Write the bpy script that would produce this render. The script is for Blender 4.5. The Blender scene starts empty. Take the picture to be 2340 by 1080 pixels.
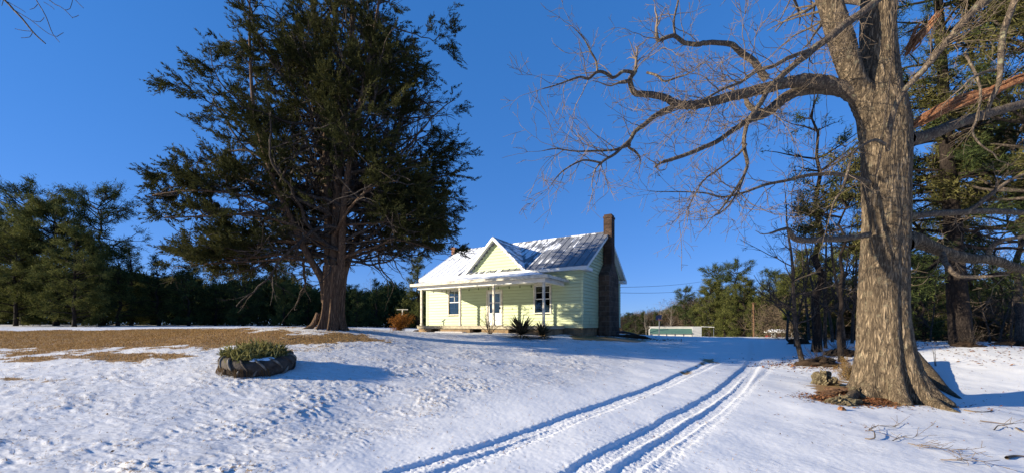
import bpy, math, random
import numpy as np
from mathutils import Vector, Matrix, Quaternion

# ------------------------------------------------------------------ camera, sky, sun, exposure
SC = bpy.context.scene
EYE = 1.65
F = 880.0
cam_d = bpy.data.cameras.new("camera"); cam = bpy.data.objects.new("camera", cam_d)
SC.collection.objects.link(cam); SC.camera = cam
cam_d.sensor_width = 36; cam_d.lens = 36 * F / 2340; cam_d.shift_y = (743 - 540) / 2340
cam_d.clip_start = 0.05; cam_d.clip_end = 3000
cam.location = (0, 0, EYE); cam.rotation_euler = (math.pi / 2, 0, 0)

SUN_H = Vector((-0.975, -0.22)).normalized(); SUN_EL = math.radians(15)
to_sun = Vector((SUN_H.x * math.cos(SUN_EL), SUN_H.y * math.cos(SUN_EL), math.sin(SUN_EL)))
w = bpy.data.worlds.new("World"); SC.world = w; w.use_nodes = True
nt = w.node_tree; bg = nt.nodes['Background']
sky = nt.nodes.new('ShaderNodeTexSky'); sky.sky_type = 'NISHITA'; sky.sun_disc = False
sky.sun_elevation = SUN_EL; sky.sun_rotation = math.atan2(SUN_H.x, SUN_H.y) % (2 * math.pi)
sky.altitude = 300; sky.air_density = 0.85; sky.dust_density = 0.0; sky.ozone_density = 4.0
hs = nt.nodes.new('ShaderNodeHueSaturation'); hs.inputs['Saturation'].default_value = 1.22
hs.inputs['Value'].default_value = 1.0
nt.links.new(sky.outputs[0], hs.inputs['Color']); 
gn = nt.nodes.new('ShaderNodeMix'); gn.data_type = 'RGBA'; gn.blend_type = 'MULTIPLY'; gn.inputs[0].default_value = 1.0
gn.inputs[7].default_value = (0.88, 1.0, 1.18, 1)      # clear, cold winter blue
nt.links.new(hs.outputs[0], gn.inputs[6])
gm_ = nt.nodes.new('ShaderNodeGamma'); gm_.inputs[1].default_value = 0.45      # softer fall-off from horizon to zenith
g2 = nt.nodes.new('ShaderNodeMix'); g2.data_type = 'RGBA'; g2.blend_type = 'MULTIPLY'; g2.inputs[0].default_value = 1.0
g2.inputs[7].default_value = (0.96, 1.38, 2.34, 1)
nt.links.new(gn.outputs[2], gm_.inputs[0]); nt.links.new(gm_.outputs[0], g2.inputs[6]); nt.links.new(g2.outputs[2], bg.inputs[0])
bg.inputs[1].default_value = 0.080
sd = bpy.data.lights.new("sun", 'SUN'); so = bpy.data.objects.new("sun", sd); SC.collection.objects.link(so)
sd.energy = 5.0; sd.angle = math.radians(0.55); sd.color = (1.0, 0.88, 0.68)
so.rotation_euler = to_sun.to_track_quat('Z', 'Y').to_euler(); so.location = (-60, -14, 30)
SC.view_settings.view_transform = 'Standard'; SC.view_settings.look = 'None'
SC.view_settings.exposure = 1.05; SC.view_settings.gamma = 1.0; SC.view_settings.use_curve_mapping = False
C = SC.collection
U = Vector((0, 0, 1))

# ------------------------------------------------------------------ helpers
def P(u, v, Y):
    return Vector(((u - 1170) / F * Y, Y, EYE - (v - 743) / F * Y))

def link(o, parent=None):
    C.objects.link(o)
    if parent: o.parent = parent
    return o

def tag(o, label=None, cat=None, group=None, kind=None):
    if label: o['label'] = label
    if cat: o['category'] = cat
    if group: o['group'] = group
    if kind: o['kind'] = kind
    return o

def empty(name, loc, rz=0, label=None, cat=None, group=None):
    o = bpy.data.objects.new(name, None); o.location = loc; o.rotation_euler = (0, 0, rz)
    o.empty_display_size = 0.2
    link(o); return tag(o, label, cat, group)

def mesh_np(name, co, faces, mat, parent=None, smooth=False, tone=None, attrs=None, loc=None):
    """co (N,3); faces (M,k) int array, or list of arrays with different k"""
    if not isinstance(faces, (list, tuple)): faces = [faces]
    faces = [np.asarray(f, dtype=np.int32) for f in faces if len(f)]
    co = np.asarray(co, dtype=np.float32)
    if loc is not None: co = co - np.asarray(loc, dtype=np.float32)
    me = bpy.data.meshes.new(name)
    me.vertices.add(len(co)); me.vertices.foreach_set('co', co.ravel())
    tot = sum(f.size for f in faces); npoly = sum(len(f) for f in faces)
    me.loops.add(tot); me.polygons.add(npoly)
    idx = np.concatenate([f.ravel() for f in faces])
    ks = np.concatenate([np.full(len(f), f.shape[1], dtype=np.int32) for f in faces])
    st = np.concatenate([[0], np.cumsum(ks)[:-1]]).astype(np.int32)
    me.loops.foreach_set('vertex_index', idx); me.polygons.foreach_set('loop_start', st)
    me.update(calc_edges=True)
    me.polygons.foreach_set('use_smooth', np.full(npoly, smooth, dtype=bool))
    if tone is not None:
        a = me.attributes.new('tone', 'FLOAT', 'FACE'); a.data.foreach_set('value', np.asarray(tone, dtype=np.float32))
    for k, arr in (attrs or {}).items():
        a = me.attributes.new(k, 'FLOAT', 'POINT'); a.data.foreach_set('value', np.asarray(arr, dtype=np.float32))
    me.materials.append(mat)
    o = bpy.data.objects.new(name, me)
    if loc is not None: o.location = loc
    return link(o, parent)

class MB:
    """collects faces of boxes, slabs, tubes"""
    def __init__(s): s.v = []; s.f = []
    def quad_box(s, pts8):
        n = len(s.v); s.v += [tuple(p) for p in pts8]
        for q in ((0, 3, 2, 1), (4, 5, 6, 7), (0, 1, 5, 4), (1, 2, 6, 5), (2, 3, 7, 6), (3, 0, 4, 7)):
            s.f.append(tuple(n + i for i in q))
        return s
    def box(s, x0, x1, y0, y1, z0, z1, tz=0.0):
        if x0 > x1: x0, x1 = x1, x0
        if y0 > y1: y0, y1 = y1, y0
        return s.quad_box([(x0, y0, z0), (x1, y0, z0), (x1, y1, z0), (x0, y1, z0),
                           (x0 + tz, y0 + tz, z1), (x1 - tz, y0 + tz, z1), (x1 - tz, y1 - tz, z1), (x0 + tz, y1 - tz, z1)])
    def slab(s, pts, d):
        """polygon pts extruded by vector d"""
        n = len(s.v); k = len(pts); d = Vector(d)
        s.v += [tuple(p) for p in pts] + [tuple(Vector(p) + d) for p in pts]
        s.f.append(tuple(n + i for i in range(k))); s.f.append(tuple(n + k + i for i in reversed(range(k))))
        for i in range(k):
            j = (i + 1) % k; s.f.append((n + i, n + k + i, n + k + j, n + j))
        return s
    def tube(s, pts, rs, k=6, cap=True):
        n = len(s.v); m = len(pts); pts = [Vector(p) for p in pts]
        if not hasattr(rs, '__len__'): rs = [rs] * m
        prev = None
        for i in range(m):
            t = (pts[min(i + 1, m - 1)] - pts[max(i - 1, 0)]).normalized()
            if prev is None:
                a = t.orthogonal().normalized()
            else:
                a = prev - t * prev.dot(t)
                a = a.normalized() if a.length > 1e-6 else t.orthogonal().normalized()
            prev = a; b = t.cross(a)
            for j in range(k):
                an = 2 * math.pi * j / k
                s.v.append(tuple(pts[i] + (a * math.cos(an) + b * math.sin(an)) * rs[i]))
        for i in range(m - 1):
            for j in range(k):
                j2 = (j + 1) % k
                s.f.append((n + i * k + j, n + i * k + j2, n + (i + 1) * k + j2, n + (i + 1) * k + j))
        if cap:
            s.f.append(tuple(n + j for j in reversed(range(k)))); s.f.append(tuple(n + (m - 1) * k + j for j in range(k)))
        return s
    def build(s, name, mat, parent=None, smooth=False, loc=None):
        me = bpy.data.meshes.new(name)
        v = s.v if loc is None else [(p[0] - loc[0], p[1] - loc[1], p[2] - loc[2]) for p in s.v]
        me.from_pydata(v, [], s.f); me.update()
        if smooth: me.polygons.foreach_set('use_smooth', [True] * len(me.polygons))
        me.materials.append(mat)
        o = bpy.data.objects.new(name, me)
        if loc is not None: o.location = loc
        return link(o, parent)

# numpy noise
def _h(ix, iy, seed):
    n = (ix.astype(np.int64) * 374761393 + iy.astype(np.int64) * 668265263 + seed * 1274126177) & 0x7fffffff
    n = ((n ^ (n >> 13)) * 1274126177) & 0x7fffffff
    n = (n ^ (n >> 16)) & 0xffff
    return n / 65535.0
def vnoise(x, y, seed=0):
    ix = np.floor(x); iy = np.floor(y); fx = x - ix; fy = y - iy
    fx = fx * fx * fx * (fx * (fx * 6 - 15) + 10); fy = fy * fy * fy * (fy * (fy * 6 - 15) + 10)
    a = _h(ix, iy, seed); b = _h(ix + 1, iy, seed); c = _h(ix, iy + 1, seed); d = _h(ix + 1, iy + 1, seed)
    return (a + (b - a) * fx) + ((c + (d - c) * fx) - (a + (b - a) * fx)) * fy
def fbm(x, y, seed=0, oct=4):
    s = 0; a = 0.5; t = 0
    for i in range(oct):
        s = s + a * vnoise(x * 2 ** i + 17.3 * i, y * 2 ** i - 9.1 * i, seed + i); t += a; a *= 0.5
    return s / t
def sstep(a, b, x):
    t = np.clip((x - a) / (b - a), 0, 1); return t * t * (3 - 2 * t)

# ------------------------------------------------------------------ materials
def new_mat(name, rough=0.8, spec=0.3):
    m = bpy.data.materials.new(name); m.use_nodes = True
    b = m.node_tree.nodes['Principled BSDF']
    b.inputs['Roughness'].default_value = rough; b.inputs['Specular IOR Level'].default_value = spec
    return m, m.node_tree, b
def N(nt, kind, **kw):
    n = nt.nodes.new(kind)
    for k, v in kw.items(): setattr(n, k, v)
    return n
def coords(nt, scale=(1, 1, 1), src='Object'):
    tc = N(nt, 'ShaderNodeTexCoord'); mp = N(nt, 'ShaderNodeMapping')
    mp.inputs['Scale'].default_value = scale
    nt.links.new(tc.outputs[src], mp.inputs[0]); return mp.outputs[0]
def noise(nt, vec, scale=5, detail=4, rough=0.55, dist=0.0):
    n = N(nt, 'ShaderNodeTexNoise'); n.inputs['Scale'].default_value = scale; n.inputs['Detail'].default_value = detail
    n.inputs['Roughness'].default_value = rough; n.inputs['Distortion'].default_value = dist
    nt.links.new(vec, n.inputs['Vector']); return n.outputs['Fac']
def ramp(nt, fac, stops):
    r = N(nt, 'ShaderNodeValToRGB'); e = r.color_ramp.elements
    while len(e) < len(stops): e.new(0.5)
    for i, (p, c) in enumerate(stops):
        e[i].position = p; e[i].color = (c, c, c, 1) if not hasattr(c, '__len__') else (*c, 1)
    nt.links.new(fac, r.inputs[0]); return r.outputs[0]
def mixc(nt, fac, a, b, mode='MIX'):
    m = N(nt, 'ShaderNodeMix', data_type='RGBA', blend_type=mode)
    for s, x in ((0, fac), (6, a), (7, b)):
        if hasattr(x, 'is_linked'): nt.links.new(x, m.inputs[s])
        elif s == 0: m.inputs[0].default_value = x
        else: m.inputs[s].default_value = (*x, 1)
    return m.outputs[2]
def math_(nt, op, a, b=None):
    m = N(nt, 'ShaderNodeMath', operation=op)
    for i, x in enumerate((a, b)):
        if x is None: continue
        if hasattr(x, 'is_linked'): nt.links.new(x, m.inputs[i])
        else: m.inputs[i].default_value = x
    return m.outputs[0]
def attr(nt, name):
    a = N(nt, 'ShaderNodeAttribute'); a.attribute_name = name; return a.outputs['Fac']
def bump(nt, b, h, strength=0.5, dist=0.02):
    n = N(nt, 'ShaderNodeBump'); n.inputs['Strength'].default_value = strength; n.inputs['Distance'].default_value = dist
    nt.links.new(h, n.inputs['Height']); nt.links.new(n.outputs[0], b.inputs['Normal'])

def mat_simple(name, col, var=0.15, scale=8, rough=0.7, spec=0.3, bmp=0.2, bd=0.01, sc=(1, 1, 1)):
    m, t, b = new_mat(name, rough, spec); v = coords(t, sc)
    n = noise(t, v, scale, 5)
    t.links.new(ramp(t, n, [(0.3, [c * (1 - var) for c in col]), (0.7, [min(1, c * (1 + var)) for c in col])]), b.inputs['Base Color'])
    bump(t, b, noise(t, v, scale * 4, 5), bmp, bd); return m

def mat_bark(name, dark, light, sx=9, sz=1.6, bd=0.03, rough=0.9, lichen=None):
    m, t, b = new_mat(name, rough, 0.15)
    v = coords(t, (sx, sx, sz))
    n1 = noise(t, v, 1.6, 6, 0.62, 0.6)
    nb = noise(t, v, 1.0, 3, 0.5, 0.8); nc = noise(t, coords(t, (sx * 1.9, sx * 1.9, sz * 1.6)), 1.0, 3, 0.6, 0.5)
    r1 = math_(t, 'ABSOLUTE', math_(t, 'MULTIPLY', math_(t, 'SUBTRACT', nb, 0.5), 7.0))
    r2 = math_(t, 'ABSOLUTE', math_(t, 'MULTIPLY', math_(t, 'SUBTRACT', nc, 0.5), 6.0))
    cr = math_(t, 'MINIMUM', math_(t, 'MULTIPLY', r1, math_(t, 'ADD', 0.35, r2)), 1.0)
    h = math_(t, 'ADD', math_(t, 'MULTIPLY', cr, 0.65), math_(t, 'MULTIPLY', n1, 0.4))
    col = ramp(t, h, [(0.18, dark), (0.62, [c * .62 + d * .38 for c, d in zip(light, dark)]), (0.95, light)])
    if lichen:
        ln = noise(t, coords(t, (1, 1, 1)), 7, 5, 0.7)
        col = mixc(t, ramp(t, ln, [(0.56, 0.0), (0.7, 0.65)]), col, lichen)
    t.links.new(col, b.inputs['Base Color']); bump(t, b, h, 0.9, bd); return m

def mat_leaf(name, a, b_, c, trans=0.25, rough=0.6):
    """foliage colour varies by clump ('tone' per face)"""
    m, t, b = new_mat(name, 0.85, 0.06)
    n = noise(t, coords(t), 0.6, 3)
    f = math_(t, 'ADD', math_(t, 'MULTIPLY', attr(t, 'tone'), 0.75), math_(t, 'MULTIPLY', n, 0.25))
    col = ramp(t, f, [(0.1, a), (0.5, b_), (0.95, c)])
    t.links.new(col, b.inputs['Base Color'])
    if trans:
        tr = N(t, 'ShaderNodeBsdfTranslucent'); t.links.new(col, tr.inputs[0])
        mx = N(t, 'ShaderNodeMixShader'); mx.inputs[0].default_value = trans
        t.links.new(b.outputs[0], mx.inputs[1]); t.links.new(tr.outputs[0], mx.inputs[2])
        t.links.new(mx.outputs[0], t.nodes['Material Output'].inputs[0])
    return m

M = {}
M['oakbark'] = mat_bark('oak_bark', (0.035, 0.026, 0.018), (0.30, 0.225, 0.145), 13, 2.4, 0.045, lichen=(0.24, 0.215, 0.14))
M['oaktwig'] = mat_simple('oak_twig', (0.155, 0.118, 0.085), 0.35, 3, 0.9, 0.1, 0.4, 0.01)
M['oaklimb'] = mat_bark('oak_limb_bark', (0.05, 0.038, 0.03), (0.22, 0.17, 0.12), 14, 7, 0.015, lichen=(0.26, 0.26, 0.16))
M['broken'] = mat_bark('broken_wood', (0.16, 0.055, 0.025), (0.50, 0.29, 0.15), 30, 4, 0.02)
M['cedarbark'] = mat_bark('cedar_bark', (0.05, 0.03, 0.02), (0.26, 0.165, 0.10), 20, 1.1, 0.03)
M['pinebark'] = mat_bark('pine_bark', (0.012, 0.009, 0.008), (0.05, 0.038, 0.030), 10, 3, 0.03)
M['greybark'] = mat_bark('grey_bark', (0.025, 0.02, 0.017), (0.12, 0.095, 0.075), 12, 4, 0.012)
M['palebark'] = mat_bark('pale_bark', (0.12, 0.10, 0.08), (0.36, 0.31, 0.25), 12, 4, 0.01)
M['cedar'] = mat_leaf('cedar_foliage', (0.020, 0.024, 0.009), (0.052, 0.055, 0.018), (0.14, 0.125, 0.036), 0.22)
M['pine'] = mat_leaf('pine_needles', (0.018, 0.026, 0.010), (0.040, 0.056, 0.020), (0.105, 0.125, 0.036), 0.2)
M['pine2'] = mat_leaf('loblolly_needles', (0.03, 0.038, 0.012), (0.088, 0.098, 0.028), (0.20, 0.19, 0.055), 0.25)
M['yellowgreen'] = mat_leaf('yellowish_cedar_foliage', (0.03, 0.03, 0.01), (0.09, 0.085, 0.03), (0.19, 0.17, 0.06), 0.25)
M['orange'] = mat_leaf('orange_leaves', (0.10, 0.04, 0.012), (0.24, 0.095, 0.02), (0.38, 0.17, 0.04), 0.3)
M['litter'] = mat_leaf('fallen_leaves', (0.05, 0.022, 0.012), (0.15, 0.06, 0.03), (0.26, 0.14, 0.07), 0.0, 0.8)
M['grassm'] = mat_leaf('dormant_grass', (0.15, 0.085, 0.028), (0.33, 0.20, 0.075), (0.55, 0.39, 0.19), 0.2, 0.8)
M['weed'] = mat_leaf('planter_leaves', (0.045, 0.035, 0.015), (0.13, 0.125, 0.04), (0.33, 0.30, 0.12), 0.3)
M['yucca'] = mat_leaf('yucca_leaves', (0.028, 0.028, 0.016), (0.085, 0.072, 0.042), (0.20, 0.15, 0.09), 0.05)
M['dryweed'] = mat_leaf('dry_weeds', (0.10, 0.06, 0.03), (0.24, 0.15, 0.06), (0.38, 0.26, 0.10), 0.2, 0.8)
M['mulch'] = mat_simple('brush', (0.045, 0.03, 0.02), 0.5, 9, 0.95, 0.1, 0.8, 0.04)

# ------------------------------------------------------------------ terrain
ctl = []
for (u, v, Y) in [(1170,1080,4.3),(500,1080,4.15),(0,1080,4.0),(2340,1080,4.6),(590,850,8.0),(758,752,14),(450,752,17),
                  (600,746,30),(100,745,34),(900,757,20),(960,760,24.5),(1240,768,18.9),(1330,768,20.7),(1000,790,13.5),
                  (1100,850,9.8),(1250,885,8.9),(1400,800,16),(1520,872,10.3),(1626,821,16.5),(1722,778,30),(1722,834,15.5),
                  (1600,769,36),(1800,769,38),(1450,764,28),(2025,905,9.2),(2340,905,10.6),(2190,787,17),(1850,797,18),
                  (2330,792,21),(2340,1000,6.5),(1750,950,7.2),(0,800,11),(0,752,20),(250,748,30),(300,870,7.2),(1391,851,11.6),
                  (1100,757,26),(2050,775,32), (900,960,6.4)]:
    p = P(u, v, Y); ctl.append((p.x, p.y, p.z))
ctl += [(0, 60, EYE - 1.1), (22, 58, EYE - 2.7), (50, 58, EYE - 2.9), (-40, 50, EYE + 0.1), (-70, 30, EYE + 0.1), (-60, 70, EYE + 0.1),
        (0, 0, 0), (-8, -3, 0.2), (8, -3, -0.2), (0, -25, -0.3), (-30, 0, 0.9), (-40, -25, 0.6), (35, 0, -0.8), (40, -25, -0.8), (45, 25, 0.3),
        (80, 60, -0.6), (0, 110, -0.5), (-90, 110, 1.6), (90, 110, -0.6), (0, -90, -0.5), (-90, -60, 0.8), (110, -60, -0.8), (20, 80, -1.2)]
ctl = np.array(ctl)
def _tps():
    n = len(ctl); X = ctl[:, :2] / 10
    d = np.linalg.norm(X[:, None] - X[None], axis=2)
    K = np.where(d > 0, d ** 2 * np.log(d + 1e-12), 0) + np.eye(n) * 0.004
    A = np.zeros((n + 3, n + 3)); A[:n, :n] = K; A[:n, n] = 1; A[:n, n + 1:] = X; A[n, :n] = 1; A[n + 1:, :n] = X.T
    return np.linalg.solve(A, np.concatenate([ctl[:, 2], [0, 0, 0]])), X
_w, _X = _tps()
def G0(x, y):
    x = np.atleast_1d(np.asarray(x, dtype=np.float64)); y = np.atleast_1d(np.asarray(y, dtype=np.float64))
    r = np.sqrt(x * x + y * y); k = np.minimum(1, 120 / np.maximum(r, 1e-6)); q = np.stack([x * k, y * k], 1) / 10
    out = np.empty(len(q))
    for i in range(0, len(q), 60000):
        s = q[i:i + 60000]; d2 = ((s[:, None] - _X[None]) ** 2).sum(2)
        out[i:i + 60000] = (0.5 * d2 * np.log(d2 + 1e-12)) @ _w[:-3] + _w[-3] + s @ _w[-2:]
    return out
def g(x, y): return float(G0(x, y)[0])
def gp(x, y, dz=0): return Vector((x, y, g(x, y) + dz))
def pix(u, v):
    """point of the ground seen towards that direction (a world point, found by marching)"""
    Y = np.arange(2.5, 60, 0.05); x = (u - 1170) / F * Y
    z = EYE - (v - 743) / F * Y; h = G0(x, Y); i = np.argmax(z < h)
    if not (z < h).any(): i = len(Y) - 1
    return Vector((x[i], Y[i], h[i]))

def resample(pts, step):
    pts = [np.array(p[:2]) for p in pts]; out = []
    n = len(pts)
    for i in range(n - 1):
        p0 = pts[max(i - 1, 0)]; p1 = pts[i]; p2 = pts[i + 1]; p3 = pts[min(i + 2, n - 1)]
        k = max(2, int(np.linalg.norm(p2 - p1) / step))
        for j in range(k):
            t = j / k
            out.append(0.5 * ((2 * p1) + (-p0 + p2) * t + (2 * p0 - 5 * p1 + 4 * p2 - p3) * t * t + (-p0 + 3 * p1 - 3 * p2 + p3) * t ** 3))
    out.append(pts[-1]); return np.array(out)
ruts = [([(850,1100),(913,1077),(1242,973),(1400,916),(1520,872),(1600,835),(1640,815)], 0.10, 0.044),
        ([(960,1100),(1015,1077),(1263,979),(1455,904),(1560,862),(1650,820)], 0.09, 0.030),
        ([(1290,1100),(1327,1077),(1541,954),(1661,881),(1712,834),(1724,800),(1722,779)], 0.13, 0.044),
        ([(1392,1100),(1425,1077),(1567,979),(1690,885),(1727,834),(1738,800),(1735,779)], 0.10, 0.038),
        ([(1470,1100),(1498,1077),(1640,950),(1712,885),(1765,830)], 0.05, 0.012)]
rut_lines = [(resample([pix(u, v) for u, v in pl], 0.25), hw, dp) for pl, hw, dp in ruts]
def line_dist(x, y, L):
    best = np.full(len(x), 1e9)
    sgn = np.zeros(len(x))
    for a, b in zip(L[:-1], L[1:]):
        d = b - a; l2 = d @ d
        t = np.clip(((x - a[0]) * d[0] + (y - a[1]) * d[1]) / l2, 0, 1)
        ex = x - a[0] - t * d[0]; ey = y - a[1] - t * d[1]; q = ex * ex + ey * ey
        s = np.sign(d[0] * ey - d[1] * ex)
        m = q < best; best = np.where(m, q, best); sgn = np.where(m, s, sgn)
    return np.sqrt(best), sgn          # positive sign = left of the line
drive_mid = resample([pix(u, v) for u, v in [(1130,1100),(1200,1060),(1400,962),(1600,877),(1680,825),(1690,779)]], 0.5)
def poly_sd(x, y, poly):
    poly = [np.array(p[:2]) for p in poly]; n = len(poly); best = np.full(len(x), 1e9); ins = np.zeros(len(x), bool)
    for i in range(n):
        a = poly[i]; b = poly[(i + 1) % n]; d = b - a
        t = np.clip(((x - a[0]) * d[0] + (y - a[1]) * d[1]) / (d @ d + 1e-9), 0, 1)
        best = np.minimum(best, np.hypot(x - a[0] - t * d[0], y - a[1] - t * d[1]))
        c = ((a[1] > y) != (b[1] > y)) & (x < (b[0] - a[0]) * (y - a[1]) / (b[1] - a[1] + 1e-12) + a[0])
        ins ^= c
    return np.where(ins, best, -best)
GRASS = [pix(u, v) for u, v in [(-260,762),(-100,756),(180,754.5),(330,752),(480,751.5),(600,756),(680,764),(760,769),(880,776),(800,783),(700,788),(600,793),(450,796),(200,797),(0,794),(-260,792)]]
PATCH = [[pix(u, v) for u, v in q] for q in (
    [(0,800),(60,799),(120,806),(60,812),(0,813)], [(150,802),(300,800),(360,808),(300,826),(180,824)], [(60,818),(130,820),(125,829),(40,828)],
    [(300,804),(420,803),(410,814),(310,813)], [(0,866),(60,864),(100,871),(10,874)], [(430,836),(460,836),(455,841),(425,841)])]
DIRT = [[pix(u, v) for u, v in q] for q in ([(1590,822),(1612,813),(1655,813),(1640,826),(1600,836),(1565,850)],
    [(1300,766),(1345,765),(1420,772),(1500,776),(1480,781),(1400,779),(1310,776)], [(1840,880),(1900,862),(1960,880),(2050,905),(2110,925),(1980,925),(1890,915)])]

def surface(x, y, detail=True):
    """returns z, bare, rough"""
    z = G0(x, y); n = len(x); bare = np.zeros(n); rough = np.zeros(n)
    r = np.hypot(x, y); near = (r < 60) & (y > -5)
    xs = x[near]; ys = y[near]
    wob = (fbm(xs * 0.9, ys * 0.9, 5, 5) - 0.5) * 3.0 + (fbm(xs * 5, ys * 5, 15, 3) - 0.5) * 1.0
    sdg = poly_sd(xs, ys, GRASS) + wob * 0.8
    b = sstep(-0.75, 0.45, sdg)
    for q in PATCH: b = np.maximum(b, 0.85 * sstep(-0.2, 0.45, poly_sd(xs, ys, q) + wob * 0.45))
    for q in DIRT: b = np.maximum(b, 0.8 * sstep(-0.25, 0.35, poly_sd(xs, ys, q) + wob * 0.30))
    # lawn side: roughness off the drive
    dm, sg = line_dist(xs, ys, drive_mid)
    lawn = sstep(1.5, 3.2, dm) * np.where(sg > 0, 1.0, 0.0)
    right = sstep(1.6, 2.6, dm) * np.where(sg <= 0, 1.0, 0.0)
    patchy = fbm(xs * 0.55, ys * 0.8, 31, 3)
    ro = lawn * (0.50 + 0.85 * sstep(0.40, 0.62, patchy)) + right * 0.16
    ro *= 1 - 0.6 * b
    # thin snow streaks of bare grass on the far lawn
    thin = sstep(0.50, 0.66, fbm(xs * 0.8, ys * 2.2, 77, 5)) * sstep(6.6, 9.0, ys) * sstep(-2.5, -7, xs) * sstep(19, 16, ys)
    b = np.maximum(b, thin * 0.52)
    h = (fbm(xs * 0.8, ys * 0.8, 3, 3) - 0.5) * 0.06
    wx = xs + 0.35 * fbm(xs * 1.7, ys * 1.7, 101, 2); wy = ys + 0.35 * fbm(xs * 1.7, ys * 1.7, 103, 2)
    rg = 1 - np.abs(fbm(wx * 5.5 - wy * 3.0, wy * 14 + wx * 3.0, 11, 4) * 2 - 1)
    vary = fbm(xs * 1.4, ys * 1.9, 23, 3)
    lump = sstep(0.52, 0.98, fbm(wx * 9 - wy * 4, wy * 21 + wx * 6, 21, 4) * 0.55 + rg * 0.42 + (vary - .5) * .9)
    fine = fbm(xs * 22, ys * 28, 41, 2) - 0.5
    rip = fbm(wx * 3.2 - wy * 5, wy * 17 + wx * 3.5, 131, 3); rip2 = 1 - np.abs(2 * fbm(wx * 7 - wy * 6, wy * 30 + wx * 8, 133, 2) - 1)
    h += lawn * (1 - .5 * b) * (0.015 * sstep(.42, .72, rip) * (.2 + vary) + 0.006 * rip2)
    h += ro * (0.015 * lump + 0.004 * rg + 0.013 * fine * (0.3 + lump)) + 0.006 * fine * (1 - ro)
    # drift ripples on the right
    h += right * 0.010 * (fbm(xs * 1.3 + ys * 2.0, ys * 5 - xs * 3, 51, 2) - 0.5)
    xs0, ys0 = xs, ys; cr = np.zeros(len(xs))
    nd = dm < 2.2
    xx = xs[nd]; yy = ys[nd]
    hh = np.zeros(len(xx)); crr = np.zeros(len(xx))
    for L, hw, dp in rut_lines:
        d, s2 = line_dist(xx + .10 * (fbm(xx * .5, yy * .5, 64, 2) - .5), yy + .10 * (fbm(xx * .5, yy * .5, 66, 2) - .5), L); jag = (fbm(xx * 9, yy * 9, 61, 2) - 0.5) * 0.03
        prof = 1 - sstep(hw - 0.02, hw + 0.05, d + jag)
        far = sstep(34, 24, yy)
        hh = np.minimum(hh, -dp * prof * far)
        crr = np.maximum(crr, (1 - sstep(hw, hw + 0.16, np.abs(d - hw * 0.2))) * far)
    hh += crr * 0.020 * (fbm(xx * 26, yy * 26, 71, 2) - 0.5)
    h[nd] += hh; cr[nd] = crr
    z[near] += h
    bare[near] = b; rough[near] = np.clip(ro * lump * 1.2 + lawn * .35 * sstep(.5, .7, rip), 0, 1)
    crumb = np.zeros(n); crumb[near] = cr
    global LAWN
    LAWN = np.zeros(n); LAWN[near] = lawn
    return z, bare, rough, crumb

th = np.concatenate([np.linspace(-math.pi, -1.0, 60)[:-1], np.linspace(-1.0, 1.0, 640), np.linspace(1.0, math.pi, 60)[1:-1]])
rr = [0.0001, 0.4, 0.9, 1.5, 2.1]
r = 2.7
while r < 700:
    rr.append(r); r *= (1.0052 if r < 26 else (1.012 if r < 60 else 1.05))
rr = np.array(rr)
RR, TH = np.meshgrid(rr, th, indexing='ij')
gx = (RR * np.sin(TH)).ravel(); gy = (RR * np.cos(TH)).ravel()
gz, gb, gr, gc = surface(gx, gy); glw = LAWN
nr, nth = RR.shape
ii, jj = np.meshgrid(np.arange(nr - 1), np.arange(nth), indexing='ij'); j2 = (jj + 1) % nth
quads = np.stack([ii * nth + jj, ii * nth + j2, (ii + 1) * nth + j2, (ii + 1) * nth + jj], -1).reshape(-1, 4)[:, ::-1]

m, t, b = new_mat('snowy_ground', 0.62, 0.25)
v = coords(t)
fine = noise(t, v, 34, 4, 0.7); mid = noise(t, v, 7, 4, 0.6); big = noise(t, v, 1.1, 3)
gcol = mixc(t, ramp(t, noise(t, v, 60, 3, 0.8), [(0.35, 0.0), (0.65, 1.0)]), (0.19, 0.105, 0.038), (0.46, 0.29, 0.12))
gcol = mixc(t, ramp(t, big, [(0.35, 0.0), (0.7, 0.6)]), gcol, (0.30, 0.17, 0.06))
snowc = mixc(t, mid, (0.72, 0.73, 0.75), (0.80, 0.80, 0.79))
thinsnow = math_(t, 'MULTIPLY', attr(t, 'lawn'), ramp(t, noise(t, coords(t, (3, 9, 3)), 1.3, 6, 0.7), [(0.36, 0.0), (0.70, 0.62)]))
snowc = mixc(t, thinsnow, snowc, (0.52, 0.50, 0.47))      # thin cover, grass showing through
bare = attr(t, 'bare'); rough = attr(t, 'rough'); crumb = attr(t, 'crumb')
k = math_(t, 'ADD', math_(t, 'MULTIPLY', bare, 1.35), math_(t, 'MULTIPLY', math_(t, 'SUBTRACT', fine, 0.5), 1.1))
k = math_(t, 'ADD', k, math_(t, 'MULTIPLY', math_(t, 'SUBTRACT', mid, 0.5), 0.7))
k = ramp(t, k, [(0.42, 0.0), (0.62, 1.0)])
fleck = math_(t, 'MULTIPLY', rough, ramp(t, noise(t, v, 22, 3, 0.75), [(0.53, 0.0), (0.61, 0.85)]))
fleck = math_(t, 'MAXIMUM', fleck, math_(t, 'MULTIPLY', crumb, ramp(t, noise(t, v, 15, 4, 0.8), [(0.64, 0.0), (0.72, 0.55)])))
k = math_(t, 'MAXIMUM', k, fleck)
t.links.new(mixc(t, k, snowc, gcol), b.inputs['Base Color'])
crust = noise(t, coords(t, (9, 26, 9)), 1.0, 5, 0.65, 0.5)
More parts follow.
